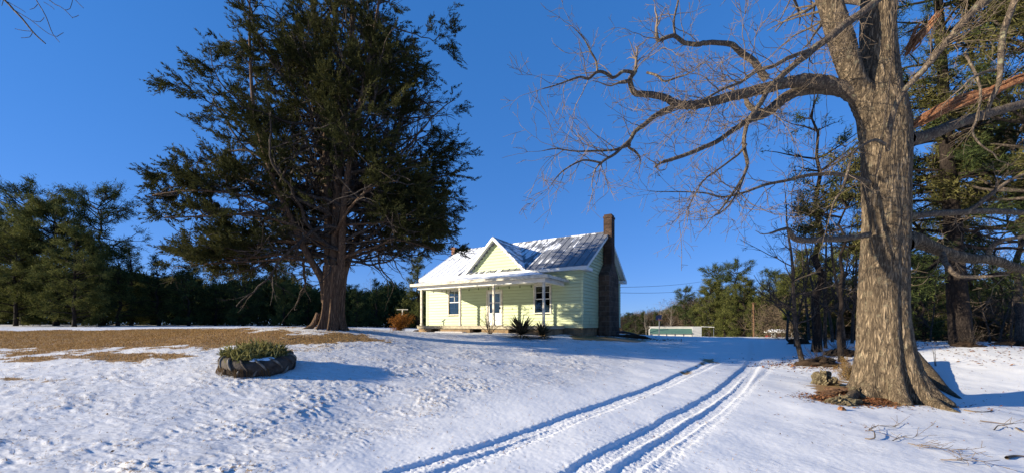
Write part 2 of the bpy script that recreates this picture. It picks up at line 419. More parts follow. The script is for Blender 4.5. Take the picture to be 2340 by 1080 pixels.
bump(t, b, math_(t, 'ADD', math_(t, 'MULTIPLY', crust, math_(t, 'ADD', 0.3, math_(t, 'MULTIPLY', attr(t, 'lawn'), 1.1))), math_(t, 'ADD', math_(t, 'MULTIPLY', fine, math_(t, 'ADD', 0.25, math_(t, 'MULTIPLY', crumb, 1.2))), math_(t, 'MULTIPLY', noise(t, v, 110, 3, 0.8), math_(t, 'MULTIPLY', k, 1.2)))), 0.55, 0.015)
ground = mesh_np('ground', np.stack([gx, gy, gz], 1), quads, m, smooth=True, attrs={'bare': gb, 'rough': gr, 'crumb': gc, 'lawn': glw})
tag(ground, kind='structure')

# dormant grass blades standing in the bare patch, and along its ragged edges
rs = np.random.RandomState(4)
def scatter_pts(n, x0, x1, y0, y1, fn):
    x = rs.uniform(x0, x1, n); y = rs.uniform(y0, y1, n); kk = fn(x, y); return x[kk], y[kk]
def blades(name, x, y, z, hmin, hmax, wd, mat, lean=0.6, label=None):
    n = len(x); h = rs.uniform(hmin, hmax, n); a = rs.uniform(0, 2 * np.pi, n); l = rs.uniform(0, lean, n) * h
    la = rs.uniform(0, 2 * np.pi, n); c = np.stack([x, y, z], 1)
    side = np.stack([np.cos(a), np.sin(a), np.zeros(n)], 1) * wd
    tip = c + np.stack([np.cos(la) * l, np.sin(la) * l, h], 1)
    co = np.stack([c - side, c + side, tip], 1).reshape(-1, 3)
    o = mesh_np(name, co, np.arange(3 * n).reshape(-1, 3), mat, tone=rs.uniform(0, 1, n)); return o
def in_bare(x, y):
    _, bb, _, _ = surface(x, y); return bb + rs.uniform(-0.25, 0.25, len(x)) > 0.55
X, Y = scatter_pts(150000, -24, -2, 7, 19, in_bare)
z = surface(X, Y)[0]
tag(blades('grass', X, Y, z - 0.005, 0.02, 0.06, 0.009, M['grassm'], 1.2), 'short tan dormant grass showing through the melted snow', 'grass', kind='stuff')


X, Y = scatter_pts(26000, -13, 3, 3.6, 17, lambda x, y: surface(x, y)[2] + rs.uniform(-.5, .35, len(x)) > .22)
z = surface(X, Y)[0]
tag(blades('grass_tips', X, Y, z - 0.004, 0.012, 0.04, 0.0045, M['grassm'], 1.6), 'tips of dry grass poking through the thin snow of the lawn', 'grass', kind='stuff')
# ================================================================== the house
BASE = EYE - 0.62
HOUSE_RZ = math.atan2(-0.507, 0.862)
house = empty('farmhouse', (3.8, 20.7, BASE), HOUSE_RZ,
              'small pale green clapboard farmhouse with white front porch and snowy metal roof', 'house')
FL = EYE - BASE            # porch floor height in the house's own coordinates
def E(z): return FL + z    # from height above the porch floor
W_ = 7.6; LEN = 11.15; EAVE = E(3.12); RIDGE = E(5.72); OVR = 0.38; SLOPE = (RIDGE - EAVE) / (W_ / 2 + OVR)

# siding
m, t, b = new_mat('pale_green_siding', 0.55, 0.3)
v = coords(t, (0.5, 0.5, 4))
n = noise(t, v, 3, 4); n2 = noise(t, coords(t), 1.2, 4, 0.7)
c1 = ramp(t, n, [(0.3, (0.455, 0.525, 0.31)), (0.7, (0.54, 0.605, 0.37))])
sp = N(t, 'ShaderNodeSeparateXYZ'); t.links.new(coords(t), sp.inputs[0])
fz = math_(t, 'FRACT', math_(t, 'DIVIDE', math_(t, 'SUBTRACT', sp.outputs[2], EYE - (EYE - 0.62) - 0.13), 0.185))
lap_shade = math_(t, 'MULTIPLY', ramp(t, fz, [(0.0, 1.0), (0.16, 0.0)]), 0.75)          # shadow line of each lap, painted along the board's lower edge
c1 = mixc(t, ramp(t, n2, [(0.52, 0.0), (0.8, 0.5)]), c1, (0.40, 0.43, 0.27))
foot = math_(t, 'MULTIPLY', ramp(t, math_(t, 'SUBTRACT', sp.outputs[2], math_(t, 'MULTIPLY', n2, 0.7)), [(0.1, 1.0), (0.55, 0.0)]), 0.35)
c1 = mixc(t, foot, c1, (0.36, 0.31, 0.20))
t.links.new(mixc(t, lap_shade, c1, (0.20, 0.22, 0.13)), b.inputs['Base Color'])
bump(t, b, noise(t, coords(t, (1, 1, 12)), 9, 3), 0.15, 0.004); M['siding'] = m
M['white'] = mat_simple('white_paint', (0.72, 0.71, 0.66), 0.08, 3, 0.5, 0.35, 0.15, 0.004)
M['worn'] = mat_simple('worn_white_paint', (0.60, 0.56, 0.46), 0.28, 6, 0.7, 0.2, 0.4, 0.006)
M['deck'] = mat_simple('porch_boards', (0.42, 0.37, 0.27), 0.3, 5, 0.8, 0.2, 0.5, 0.01, (1, 6, 1))
M['dark'] = mat_simple('dark_interior', (0.012, 0.011, 0.010), 0.2, 3, 0.9, 0.05, 0, 0)
M['curtain'] = mat_simple('curtain', (0.55, 0.52, 0.45), 0.15, 12, 0.9, 0.1, 0.6, 0.02, (8, 8, 0.4))
def mat_blocks(name, c1, c2, mortar, scale, bw=0.5, rh=0.25, bd=0.02, msize=0.02, stain=(0.02, 0.015, 0.012), stf=0.6):
    m, t, b = new_mat(name, 0.9, 0.15)
    tc = N(t, 'ShaderNodeTexCoord'); sp = N(t, 'ShaderNodeSeparateXYZ'); cb = N(t, 'ShaderNodeCombineXYZ')
    t.links.new(tc.outputs['Object'], sp.inputs[0])
    t.links.new(math_(t, 'ADD', sp.outputs[0], sp.outputs[1]), cb.inputs[0]); t.links.new(sp.outputs[2], cb.inputs[1])
    nz = N(t, 'ShaderNodeTexNoise'); nz.inputs['Scale'].default_value = 6; t.links.new(tc.outputs['Object'], nz.inputs['Vector'])
    va = N(t, 'ShaderNodeVectorMath', operation='MULTIPLY_ADD'); t.links.new(nz.outputs['Color'], va.inputs[0])
    va.inputs[1].default_value = (0.05 / scale, 0.05 / scale, 0); t.links.new(cb.outputs[0], va.inputs[2])
    br = N(t, 'ShaderNodeTexBrick'); br.inputs['Scale'].default_value = scale; br.inputs['Brick Width'].default_value = bw
    br.inputs['Row Height'].default_value = rh; br.inputs['Mortar Size'].default_value = msize
    br.inputs['Color1'].default_value = (*c1, 1); br.inputs['Color2'].default_value = (*c2, 1); br.inputs['Mortar'].default_value = (*mortar, 1)
    t.links.new(va.outputs[0], br.inputs['Vector'])
    n = noise(t, tc.outputs['Object'], 2.2, 5, 0.65); n3 = noise(t, tc.outputs['Object'], 30, 4, 0.7)
    col = mixc(t, ramp(t, n, [(0.42, 0.0), (0.62, stf)]), br.outputs['Color'], stain)
    col = mixc(t, math_(t, 'MULTIPLY', n3, 0.5), col, (0.5, 0.45, 0.38), 'MULTIPLY')
    t.links.new(col, b.inputs['Base Color'])
    h = math_(t, 'SUBTRACT', math_(t, 'MULTIPLY', n3, 0.35), br.outputs['Fac'])
    bump(t, b, h, 0.8, bd); return m
M['stone'] = mat_blocks('chimney_stone', (0.155, 0.098, 0.066), (0.085, 0.055, 0.04), (0.16, 0.13, 0.10), 1.0, 0.62, 0.30, 0.03, 0.022)
M['brick'] = mat_blocks('old_brick', (0.125, 0.062, 0.04), (0.06, 0.036, 0.026), (0.10, 0.085, 0.07), 1.0, 0.21, 0.075, 0.012, 0.010)
M['redbrick'] = mat_blocks('red_brick', (0.30, 0.115, 0.06), (0.20, 0.075, 0.045), (0.25, 0.22, 0.18), 1.0, 0.21, 0.075, 0.01, 0.010, stf=0.3)
M['found'] = mat_blocks('foundation_blocks', (0.36, 0.25, 0.14), (0.27, 0.185, 0.11), (0.30, 0.25, 0.18), 1.0, 0.45, 0.22, 0.015, 0.012, (0.06, 0.045, 0.03), 0.5)

# snowy metal roof
def mat_roof(name, thr0, thr1, grad=None):
    m, t, b = new_mat(name, 0.45, 0.4); b.inputs['Metallic'].default_value = 0.0
    v = coords(t); n = noise(t, coords(t, (1.1, 0.45, 0.45)), 1.5, 6, 0.62, 0.4); st = noise(t, coords(t, (4.6, 0.5, 0.5)), 1.0, 3, 0.6)
    f = math_(t, 'ADD', math_(t, 'MULTIPLY', n, 0.62), math_(t, 'MULTIPLY', st, 0.38))
    sp = N(t, 'ShaderNodeSeparateXYZ'); t.links.new(v, sp.inputs[0])
    if grad:   # more snow has stayed towards one end of the roof and up the slope
        f = math_(t, 'ADD', f, math_(t, 'MULTIPLY', math_(t, 'ADD', sp.outputs[0], grad[0]), grad[1]))
        f = math_(t, 'ADD', f, math_(t, 'MULTIPLY', math_(t, 'SUBTRACT', sp.outputs[2], grad[2]), grad[3]))
    s = ramp(t, f, [(thr0, 0.0), (thr1, 1.0)])
    metal = ramp(t, noise(t, v, 2.5, 5, 0.7), [(0.3, (0.11, 0.12, 0.145)), (0.75, (0.20, 0.205, 0.22))])
    t.links.new(mixc(t, s, metal, (0.83, 0.85, 0.88)), b.inputs['Base Color'])
    bump(t, b, math_(t, 'ADD', s, math_(t, 'MULTIPLY', noise(t, v, 12, 3), 0.4)), 0.6, 0.025); return m
M['roof'] = mat_roof('snowy_metal_roof', 0.475, 0.52, (5.0, -0.028, 5.0, 0.035))
M['roof2'] = mat_roof('snowy_gable_metal_roof', 0.47, 0.51)
M['porchroof'] = mat_roof('snowy_porch_roof', 0.36, 0.44)
M['lightroofsnow'] = mat_simple('roof_snow', (0.82, 0.84, 0.87), 0.04, 4, 0.7, 0.2, 0.5, 0.03)
# glass
m, t, b = new_mat('window_glass', 0.05, 0.5)
gl = N(t, 'ShaderNodeBsdfGlossy'); gl.inputs['Roughness'].default_value = 0.03; gl.inputs[0].default_value = (0.9, 0.95, 1, 1)
tp = N(t, 'ShaderNodeBsdfTransparent'); tp.inputs[0].default_value = (0.75, 0.8, 0.78, 1)
mx = N(t, 'ShaderNodeMixShader'); fr = N(t, 'ShaderNodeFresnel'); fr.inputs[0].default_value = 1.5
t.links.new(fr.outputs[0], mx.inputs[0]); t.links.new(tp.outputs[0], mx.inputs[1]); t.links.new(gl.outputs[0], mx.inputs[2])
t.links.new(mx.outputs[0], t.nodes['Material Output'].inputs[0]); M['glass'] = m

COURSE = 0.185
def laps_front(mb, x0f, x1f, z0, z1, y, face=-1, axis='x', holes=(), thick=0.040):
    """overlapping boards: each a thin wedge whose lower edge stands out; x0f/x1f give the ends at height z"""
    z = z0
    while z < z1 - 1e-4:
        zt = min(z + COURSE, z1); zm = (z + zt) / 2
        segs = [(x0f(zm), x1f(zm))]
        for (hx0, hx1, hz0, hz1) in holes:
            if zt > hz0 + 0.03 and z < hz1 - 0.03:
                ns = []
                for a, b in segs:
                    if hx1 <= a or hx0 >= b: ns.append((a, b)); continue
                    if hx0 > a: ns.append((a, hx0))
                    if hx1 < b: ns.append((hx1, b))
                segs = ns
        for a, b in segs:
            if b - a < 0.02: continue
            lo = y + face * thick; hi = y + face * 0.003; bk = y - face * 0.01
            if axis == 'x':
                p = [(a, lo, z), (b, lo, z), (b, bk, z), (a, bk, z), (a, hi, zt), (b, hi, zt), (b, bk, zt), (a, bk, zt)]
            else:
                p = [(lo, a, z), (lo, b, z), (bk, b, z), (bk, a, z), (hi, a, zt), (hi, b, zt), (bk, b, zt), (bk, a, zt)]
            if face > 0 and axis == 'x': p = [p[1], p[0], p[3], p[2], p[5], p[4], p[7], p[6]]
            mb.quad_box(p)
        z = zt
WINS = [(-9.22, -8.32, E(0.74), E(2.28)), (-2.86, -1.92, E(0.74), E(2.28))]
DOOR = (-6.12, -5.16, E(0.02), E(2.08))
holes = WINS + [DOOR]
front = MB(); laps_front(front, lambda z: -LEN, lambda z: 0.0, E(-0.13), EAVE - 0.02, 0.0, holes=holes)
# structural backing with openings, and the inside kept dark
bk = MB(); bk.box(-LEN + .02, -.02, 0.02, 0.10, E(-0.13), EAVE)
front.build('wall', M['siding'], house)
def gxz(z):  # half width of the gable wall at height z
    return W_ / 2 - max(0, (z - EAVE - 0.16)) / SLOPE
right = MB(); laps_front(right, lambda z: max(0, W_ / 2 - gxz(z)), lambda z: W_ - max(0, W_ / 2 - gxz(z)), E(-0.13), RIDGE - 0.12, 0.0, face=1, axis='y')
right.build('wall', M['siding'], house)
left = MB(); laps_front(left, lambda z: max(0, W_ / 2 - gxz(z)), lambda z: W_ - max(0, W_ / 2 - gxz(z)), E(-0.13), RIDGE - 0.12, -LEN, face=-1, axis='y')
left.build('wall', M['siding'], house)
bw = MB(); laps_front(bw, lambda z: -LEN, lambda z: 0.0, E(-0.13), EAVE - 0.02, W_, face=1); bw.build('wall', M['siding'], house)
inner = MB()
xs_ = [-LEN + .03, WINS[0][0], WINS[0][1], DOOR[0], DOOR[1], WINS[1][0], WINS[1][1], -.03]
for i in range(0, 8, 2): inner.box(xs_[i], xs_[i + 1], 0.012, 0.09, E(-0.12), EAVE)
for wn in WINS: inner.box(wn[0], wn[1], 0.012, 0.09, E(-0.12), wn[2]); inner.box(wn[0], wn[1], 0.012, 0.09, wn[3], EAVE)
inner.box(DOOR[0], DOOR[1], 0.012, 0.09, DOOR[3], EAVE); inner.box(-LEN + .03, -.03, 0.09, 4.0, E(-0.12), E(0.0)); inner.box(-LEN + .05, -.05, 2.2, 2.3, E(0), EAVE)
inner.box(-LEN + .03, -LEN + .1, 0.1, W_ - .1, E(0.01), EAVE); inner.box(-.1, -.03, .1, W_ - .1, E(.01), EAVE); inner.box(-LEN + .1, -.1, .1, W_ - .1, EAVE - .06, EAVE - .02)
inner.build('interior_wall', M['dark'], house)
for x in (-LEN, 0.0):
    tr = MB()
    s = -1 if x < -1 else 1
    tr.box(x - s * 0.10, x + s * 0.044, -0.046, -0.004, E(-0.13), EAVE - .03)
    tr.box(x + s * 0.004, x + s * 0.046, -0.0455, 0.10, E(-0.128), EAVE - .032)
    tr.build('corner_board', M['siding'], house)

# foundation
fo = MB(); fo.box(-LEN + .04, -.04, 0.04, 0.24, -0.5, E(-0.135)); fo.box(-.28, -.06, 0.25, W_ - .05, -0.6, E(-0.136)); fo.box(-LEN + .06, -LEN + .28, 0.25, W_ - .05, -0.3, E(-0.136))
fo.box(-LEN + .28, -.28, W_ - .25, W_ - .05, -.5, E(-.136))
fo.build('foundation', M['found'], house)

# main roof (two slopes), snow lies on it
def zr(tt): return EAVE + (tt + OVR) * SLOPE if tt <= W_ / 2 else EAVE + (W_ + OVR - tt) * SLOPE
RX0, RX1 = -LEN - 0.36, 0.36
rf = MB()
# front slope in a grid of seams with small ribs
rf.slab([(RX0, -OVR, zr(-OVR)), (RX1, -OVR, zr(-OVR)), (RX1, W_ / 2, RIDGE), (RX0, W_ / 2, RIDGE)], (0, 0, 0.05))
rf.slab([(RX0, W_ / 2 + .001, RIDGE), (RX1, W_ / 2 + .001, RIDGE), (RX1, W_ + OVR, EAVE), (RX0, W_ + OVR, EAVE)], (0, 0, 0.05))
x = RX0 + 0.06
while x < RX1:
    rf.slab([(x, -OVR - .005, zr(-OVR) + .052), (x + .03, -OVR - .005, zr(-OVR) + .052), (x + .03, W_ / 2, RIDGE + .054), (x, W_ / 2, RIDGE + .054)], (0, 0, 0.026))
    x += 0.46
roof = rf.build('roof', M['roof'], house)
cap = MB(); cap.slab([(RX0, W_ / 2 - .13, zr(W_ / 2 - .13) + .075), (RX1, W_ / 2 - .13, zr(W_ / 2 - .13) + .075), (RX1, W_ / 2, RIDGE + .09), (RX0, W_ / 2, RIDGE + .09)], (0, 0, .012))
cap.slab([(RX0, W_ / 2, RIDGE + .091), (RX1, W_ / 2, RIDGE + .091), (RX1, W_ / 2 + .13, zr(W_ / 2 - .13) + .075), (RX0, W_ / 2 + .13, zr(W_ / 2 - .13) + .075)], (0, 0, .012))
cap.build('ridge_cap', M['roof2'], roof)
fa = MB()
fa.box(RX0, RX1, -OVR - .03, -OVR - .004, EAVE - .14, EAVE + .035)
fa.box(RX0 + .02, RX1 - .02, -OVR, 0.0 - .03, EAVE - .13, EAVE - .10)
fa.box(RX0, RX1, W_ + OVR + .004, W_ + OVR + .03, EAVE - .14, EAVE + .035)
fa.box(RX0 + .02, RX1 - .02, W_ + .03, W_ + OVR, EAVE - .13, EAVE - .10)
for x, s in ((RX1, 1), (RX0, -1)):
    xa, xb = (x - .03, x + .004) if s > 0 else (x - .004, x + .03)
    for (t0, t1) in ((-OVR, W_ / 2), (W_ + OVR, W_ / 2)):
        fa.slab([(xa, t0, zr(t0) - .005), (xb, t0, zr(t0) - .005), (xb, t1, RIDGE - .005), (xa, t1, RIDGE - .005)], (0, 0, -0.17))
    # eave returns
    rx0, rx1 = (0.03, x + .01) if s > 0 else (x - .01, -LEN - .03)
    fa.box(rx0, rx1, -OVR - .035, 0.55, EAVE - .17, EAVE - .01); fa.box(rx0, rx1, W_ - .55, W_ + OVR + .035, EAVE - .17, EAVE - .01)
    # soffit under the rake
    for (t0, t1) in ((-OVR, W_ / 2), (W_ + OVR, W_ / 2)):
        xs0, xs1 = (0.03, x - .03) if s > 0 else (x + .03, -LEN - .03)
        fa.slab([(xs0, t0, zr(t0) - .06), (xs1, t0, zr(t0) - .06), (xs1, t1, RIDGE - .06), (xs0, t1, RIDGE - .06)], (0, 0, -0.02))
fa.build('fascia', M['white'], house)

# front cross gable
GX = -5.57; GH = 2.02; GAP = E(5.30); gs = (GAP - EAVE) / (GH + .25)
gm = MB()
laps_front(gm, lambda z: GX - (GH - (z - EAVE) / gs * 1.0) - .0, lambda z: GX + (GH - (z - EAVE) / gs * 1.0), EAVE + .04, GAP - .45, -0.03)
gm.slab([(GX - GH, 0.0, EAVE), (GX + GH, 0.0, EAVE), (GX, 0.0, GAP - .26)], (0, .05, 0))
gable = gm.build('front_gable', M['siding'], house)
rg_ = MB()
for s in (-1, 1):
    fx = GX + s * (GH + .30); fz = GAP - (GH + .30) * gs
    tv = (fz - EAVE) / SLOPE - OVR; ta = (GAP - EAVE) / SLOPE - OVR
    tv = max(tv, -.34)
    pts = [(GX, -.34, GAP), (fx, -.34, fz), (fx, tv + .02, fz), (GX, ta + .02, GAP)]
    if s > 0: pts = pts[::-1]
    rg_.slab(pts, (0, 0, .055))
rg_.build('gable_roof', M['roof2'], gable)
gt = MB()
for s in (-1, 1):
    fx = GX + s * (GH + .31); fz = GAP - (GH + .31) * gs
    pts = [(GX, -.37, GAP - .004), (fx, -.37, fz - .004), (fx, -.342, fz - .004), (GX, -.342, GAP - .004)]
    gt.slab(pts if s < 0 else pts[::-1], (0, 0, -.15))
    pts = [(GX, -.34, GAP - .05), (fx, -.34, fz - .05), (fx, -.05, fz - .05), (GX, -.05, GAP - .05)]
    gt.slab(pts if s < 0 else pts[::-1], (0, 0, -.02))
gt.box(GX - GH - .15, GX + GH + .15, -.36, -.05, EAVE - .03, EAVE + .045)
gt.build('rake_trim', M['white'], gable)

# chimneys
cm = MB()
y0, y1 = 2.55, 4.75
cm.box(0.03, 0.72, y0, y1, -0.7, E(0.55), .03); cm.box(0.03, 0.69, y0 + .04, y1 - .04, E(0.552), E(3.0), .02)
cm.quad_box([(.03, y0 + .06, E(3.002)), (.67, y0 + .06, E(3.002)), (.67, y1 - .06, E(3.002)), (.03, y1 - .06, E(3.002)),
             (.06, 3.42, E(3.75)), (.60, 3.42, E(3.75)), (.60, 4.12, E(3.75)), (.06, 4.12, E(3.75))])
ch = cm.build('chimney', M['stone'], house)
cs = MB(); cs.box(.08, .58, 3.44, 4.10, E(3.752), E(6.55)); cs.box(.05, .61, 3.41, 4.13, E(6.552), E(6.66)); cs.box(.10, .56, 3.46, 4.08, E(6.662), E(6.78))
cs.build('brick_stack', M['brick'], ch)
c2 = MB(); c2.box(-LEN - .75, -LEN - .42, 3.5, 4.1, -.3, E(5.85)); c2.box(-LEN - .80, -LEN - .38, 3.45, 4.15, E(5.851), E(6.0))
c2.build('chimney', M['redbrick'], house)['label'] = 'small red brick chimney at the far end'

# windows and door
def window(x0, x1, z0, z1, curt):
    f = MB(); tw = 0.095
    f.box(x0 - tw, x0, -.062, .03, z0 - .02, z1 + .11); f.box(x1, x1 + tw, -.062, .03, z0 - .02, z1 + .11)
    f.box(x0, x1, -.060, .03, z1, z1 + .10); f.box(x0 - tw - .03, x1 + tw + .03, -.092, .03, z0 - .075, z0 - .021); f.box(x0, x1, -.04, .03, z0 - .02, z0)
    fr = f.build('window', M['worn'], house)
    s = MB(); zm = (z0 + z1) / 2
    for (za, zb, y) in ((z0, zm + .02, .02), (zm - .02, z1, -.008)):
        s.box(x0, x0 + .045, y, y + .026, za, zb); s.box(x1 - .045, x1, y, y + .026, za, zb)
        s.box(x0 + .045, x1 - .045, y, y + .025, za, za + .05); s.box(x0 + .045, x1 - .045, y, y + .025, zb - .045, zb)
        xm = (x0 + x1) / 2; s.box(xm - .011, xm + .011, y + .004, y + .021, za + .05, zb - .045); zz = (za + zb) / 2
        s.box(x0 + .045, x1 - .045, y + .005, y + .020, zz - .010, zz + .010)
    s.build('sash', M['white'], fr)
    gl = MB(); gl.box(x0 + .01, x1 - .01, .012, .016, z0 + .01, z1 - .01); gl.build('pane', M['glass'], fr)
    cu = MB()
    if curt == 'full':
        n = 30
        for i in range(n):
            xa = x0 + .02 + (x1 - x0 - .04) * i / n; xb = x0 + .02 + (x1 - x0 - .04) * (i + 1) / n
            ya = .11 + .02 * math.sin(i * 1.9); yb = .11 + .02 * math.sin((i + 1) * 1.9)
            cu.quad_box([(xa, ya, z0 + .02), (xb, yb, z0 + .02), (xb, yb + .004, z0 + .02), (xa, ya + .004, z0 + .02), (xa, ya, z1), (xb, yb, z1), (xb, yb + .004, z1), (xa, ya + .004, z1)])
    else:
        cu.slab([(x0 + .48, .14, z0 + .01), (x1 - .05, .14, z0 + .01), (x1 - .22, .15, z0 + .34), (x0 + .56, .15, z0 + .60)], (0, .01, 0))
    cu.build('curtain', M['curtain'], fr)
window(*WINS[0], 'full'); window(*WINS[1], 'part')
d = MB(); x0, x1, z0, z1 = DOOR
d.box(x0 - .11, x0, -.062, .03, z0, z1 + .12); d.box(x1, x1 + .11, -.062, .03, z0, z1 + .12); d.box(x0, x1, -.060, .03, z1, z1 + .11)
df = d.build('door_frame', M['worn'], house)
d = MB()
d.box(x0, x0 + .11, -.012, .025, z0, z1); d.box(x1 - .11, x1, -.012, .025, z0, z1); d.box(x0 + .11, x1 - .11, -.011, .024, z1 - .13, z1)
d.box(x0 + .11, x1 - .11, -.011, .024, z0, z0 + .75); d.box(x0 + .11, x1 - .11, -.010, .022, z0 + 1.35, z0 + 1.41)
dd = d.build('storm_door', M['white'], df)
d = MB(); d.box(x0 + .11, x1 - .11, .004, .008, z0 + .75, z1 - .13); d.build('pane', M['glass'], dd)
d = MB(); d.box(x0 + .02, x1 - .02, .10, .12, z0 + .3, z1 - .05); d.build('curtain', M['curtain'], dd)
d = MB(); d.box(x1 - .10, x1 - .075, -.06, -.013, z0 + .98, z0 + 1.12); d.build('handle', M['dark'], dd)
# vent hatch on the gable end wall, and small lamp under the eave return
d = MB(); d.box(.02, .034, 1.0, 2.0, E(.10), E(.52)); d.build('crawl_hatch', M['siding'], house)

# porch
PX0, PX1, PD = -9.62, -1.02, -2.5
dk = MB()
x = PX0
while x < PX1 - .01:
    dk.box(x + .003, min(x + .14, PX1) - .003, PD - .06, -.03, E(-.035) - 0.004 * ((int(x * 50)) % 2), E(0.0) - 0.004 * ((int(x * 50)) % 2)); x += .14
dk.box(PX0 + .01, PX1 - .01, PD - .03, PD + .02, E(-.17), E(-.04)); dk.box(PX1 - .05, PX1 - .01, PD + .03, -.04, E(-.17), E(-.04)); dk.box(PX0 + .01, PX0 + .05, PD + .03, -.04, E(-.17), E(-.04))
porch = dk.build('porch_floor', M['deck'], house)
pf = MB()
for a, b_ in ((PX0 + .06, -8.55), (-8.0, -7.6), (-4.9, -3.2), (-2.7, PX1 - .06)): pf.box(a, b_, PD + .05, PD + .27, -.6, E(-.175))
pf.box(PX1 - .26, PX1 - .07, PD + .28, -.1, -.6, E(-.176)); pf.box(PX0 + .07, PX0 + .26, PD + .28, -.1, -.6, E(-.176))
pf.box(PX0 + .3, PX1 - .3, -.9, -.8, -.5, E(-.18))
pf.build('foundation', M['found'], porch)
for i, x in enumerate((-9.36, -6.42, -4.14, -1.16)):
    p = MB(); s = .055; p.box(x - s, x + s, PD + .04, PD + .15, E(.09), E(2.12)); p.box(x - s - .02, x + s + .02, PD + .02, PD + .17, E(0.0), E(.088)); p.box(x - s - .02, x + s + .02, PD + .02, PD + .17, E(2.122), E(2.168))
    p.build('porch_post', M['worn'], house)
pb = MB()
pb.box(PX0 + .02, PX1 - .02, PD + .01, PD + .18, E(2.17), E(2.40)); pb.box(PX0 + .02, PX0 + .18, PD + .181, -.03, E(2.17), E(2.40)); pb.box(PX1 - .18, PX1 - .02, PD + .181, -.03, E(2.17), E(2.40))
pb.box(PX0 + .19, PX1 - .19, PD + .19, -.03, E(2.36), E(2.385))
pb.build('porch_beam', M['white'], house)
ZE, ZT = E(2.47), E(3.06); a0, a1 = PX0 - .28, PX1 + .22; FT = PD - .28; h0, h1 = a0 + 2.1, a1 - 2.1
pr = MB()
pr.slab([(a0, FT, ZE), (a1, FT, ZE), (h1, -.03, ZT), (h0, -.03, ZT)], (0, 0, .035))
pr.slab([(a1, FT, ZE + .001), (a1, -.03, ZE + .001), (h1, -.03, ZT + .001)], (0, 0, .035)); pr.slab([(a0, -.03, ZE + .001), (a0, FT, ZE + .001), (h0, -.03, ZT + .001)], (0, 0, .035))
proof = pr.build('porch_roof', M['roof2'], house)
# the lying sheet of snow, ragged at its lower edge
ns, ntt = 120, 26; co = []; rs2 = np.random.RandomState(8)
XX, TT = np.meshgrid(np.linspace(0, 1, ns), np.linspace(0, 1, ntt), indexing='ij')
edge = 0.03 + 0.10 * fbm(XX[:, 0] * 14, XX[:, 0] * 0, 9, 4) + .10 * sstep(.55, 1, XX[:, 0])
tt = edge[:, None] + (0.985 - edge[:, None]) * TT
xa = a0 + .06 + (h0 - a0) * tt; xb = a1 - .10 + (h1 - a1) * tt
xx = xa + (xb - xa) * XX; yy = FT + (-.03 - FT) * tt; zz = ZE + .04 + (ZT - ZE) * tt
zz = zz + .035 * np.minimum(1, TT * 8) * np.minimum(1, np.minimum(XX, 1 - XX) * 30) * (0.6 + .8 * fbm(xx * 2, yy * 2, 19, 3)) - .01 * (TT == 0)
ii2, jj2 = np.meshgrid(np.arange(ns - 1), np.arange(ntt - 1), indexing='ij')
q = np.stack([ii2 * ntt + jj2, (ii2 + 1) * ntt + jj2, (ii2 + 1) * ntt + jj2 + 1, ii2 * ntt + jj2 + 1], -1).reshape(-1, 4)
mesh_np('snow', np.stack([xx.ravel(), yy.ravel(), zz.ravel()], 1), q, M['lightroofsnow'], proof, smooth=True)
pc = MB(); pc.box(a0, a1, FT - .03, FT - .003, ZE - .12, ZE + .03); pc.box(a1 + .003, a1 + .03, FT - .028, -.05, ZE - .12, ZE + .03); pc.box(a0 - .03, a0 - .003, FT - .028, -.05, ZE - .12, ZE + .03)
pc.box(a0, a1, FT, PD + .005, ZE - .118, ZE - .095)
pc.build('fascia', M['worn'], proof)
# steps of stacked stone slabs
st = MB()
for k, (xa_, xb_, ya_, yb_, z_) in enumerate([(-7.45, -5.35, PD - .42, PD - .07, -.20), (-7.6, -5.5, PD - .80, PD - .425, -.36), (-7.5, -5.75, PD - 1.2, PD - .805, -.50)]):
    st.box(xa_, xb_, ya_, yb_, -.3 - .02 * k, E(z_), .012)
steps = st.build('porch_steps', M['found'], house)
sn = MB(); sn.box(-7.55, -5.6, PD - .77, PD - .44, E(-.357), E(-.335), .02); sn.box(-7.45, -5.85, PD - 1.17, PD - .83, E(-.497), E(-.47), .02); sn.build('snow', M['lightroofsnow'], steps)
# string of bulbs under the beam
sl = MB(); sw = empty('string_lights', house.matrix_world @ Vector((0, 0, 0)) if False else (0, 0, 0))
bpy.context.view_layer.update(); HM = Matrix.Translation((3.8, 20.7, BASE)) @ Matrix.Rotation(HOUSE_RZ, 4, 'Z')
sw.location = HM @ Vector((-5.3, PD + .1, E(2.16)))
tag(sw, 'string of small bulbs hanging along under the white porch beam', 'string lights')
pts = []; bulbs = []
for i in range(61):
    x = PX0 + .4 + (PX1 - PX0 - .8) * i / 60; k = (i % 10) / 10; zz_ = E(2.15) - .10 * math.sin(math.pi * k) ** 1
    pts.append(HM @ Vector((x, PD - .005, zz_)) - sw.location)
    if i % 5 == 2: bulbs.append(pts[-1])
sl.tube(pts, .006, 4); sl.build('wire', M['dark'], sw)
for p in bulbs:
    bb = MB(); bb.tube([p, p - U * .05, p - U * .09, p - U * .13, p - U * .15], [.010, .014, .024, .02, .005], 6); bb.build('bulb', M['dark'], sw)
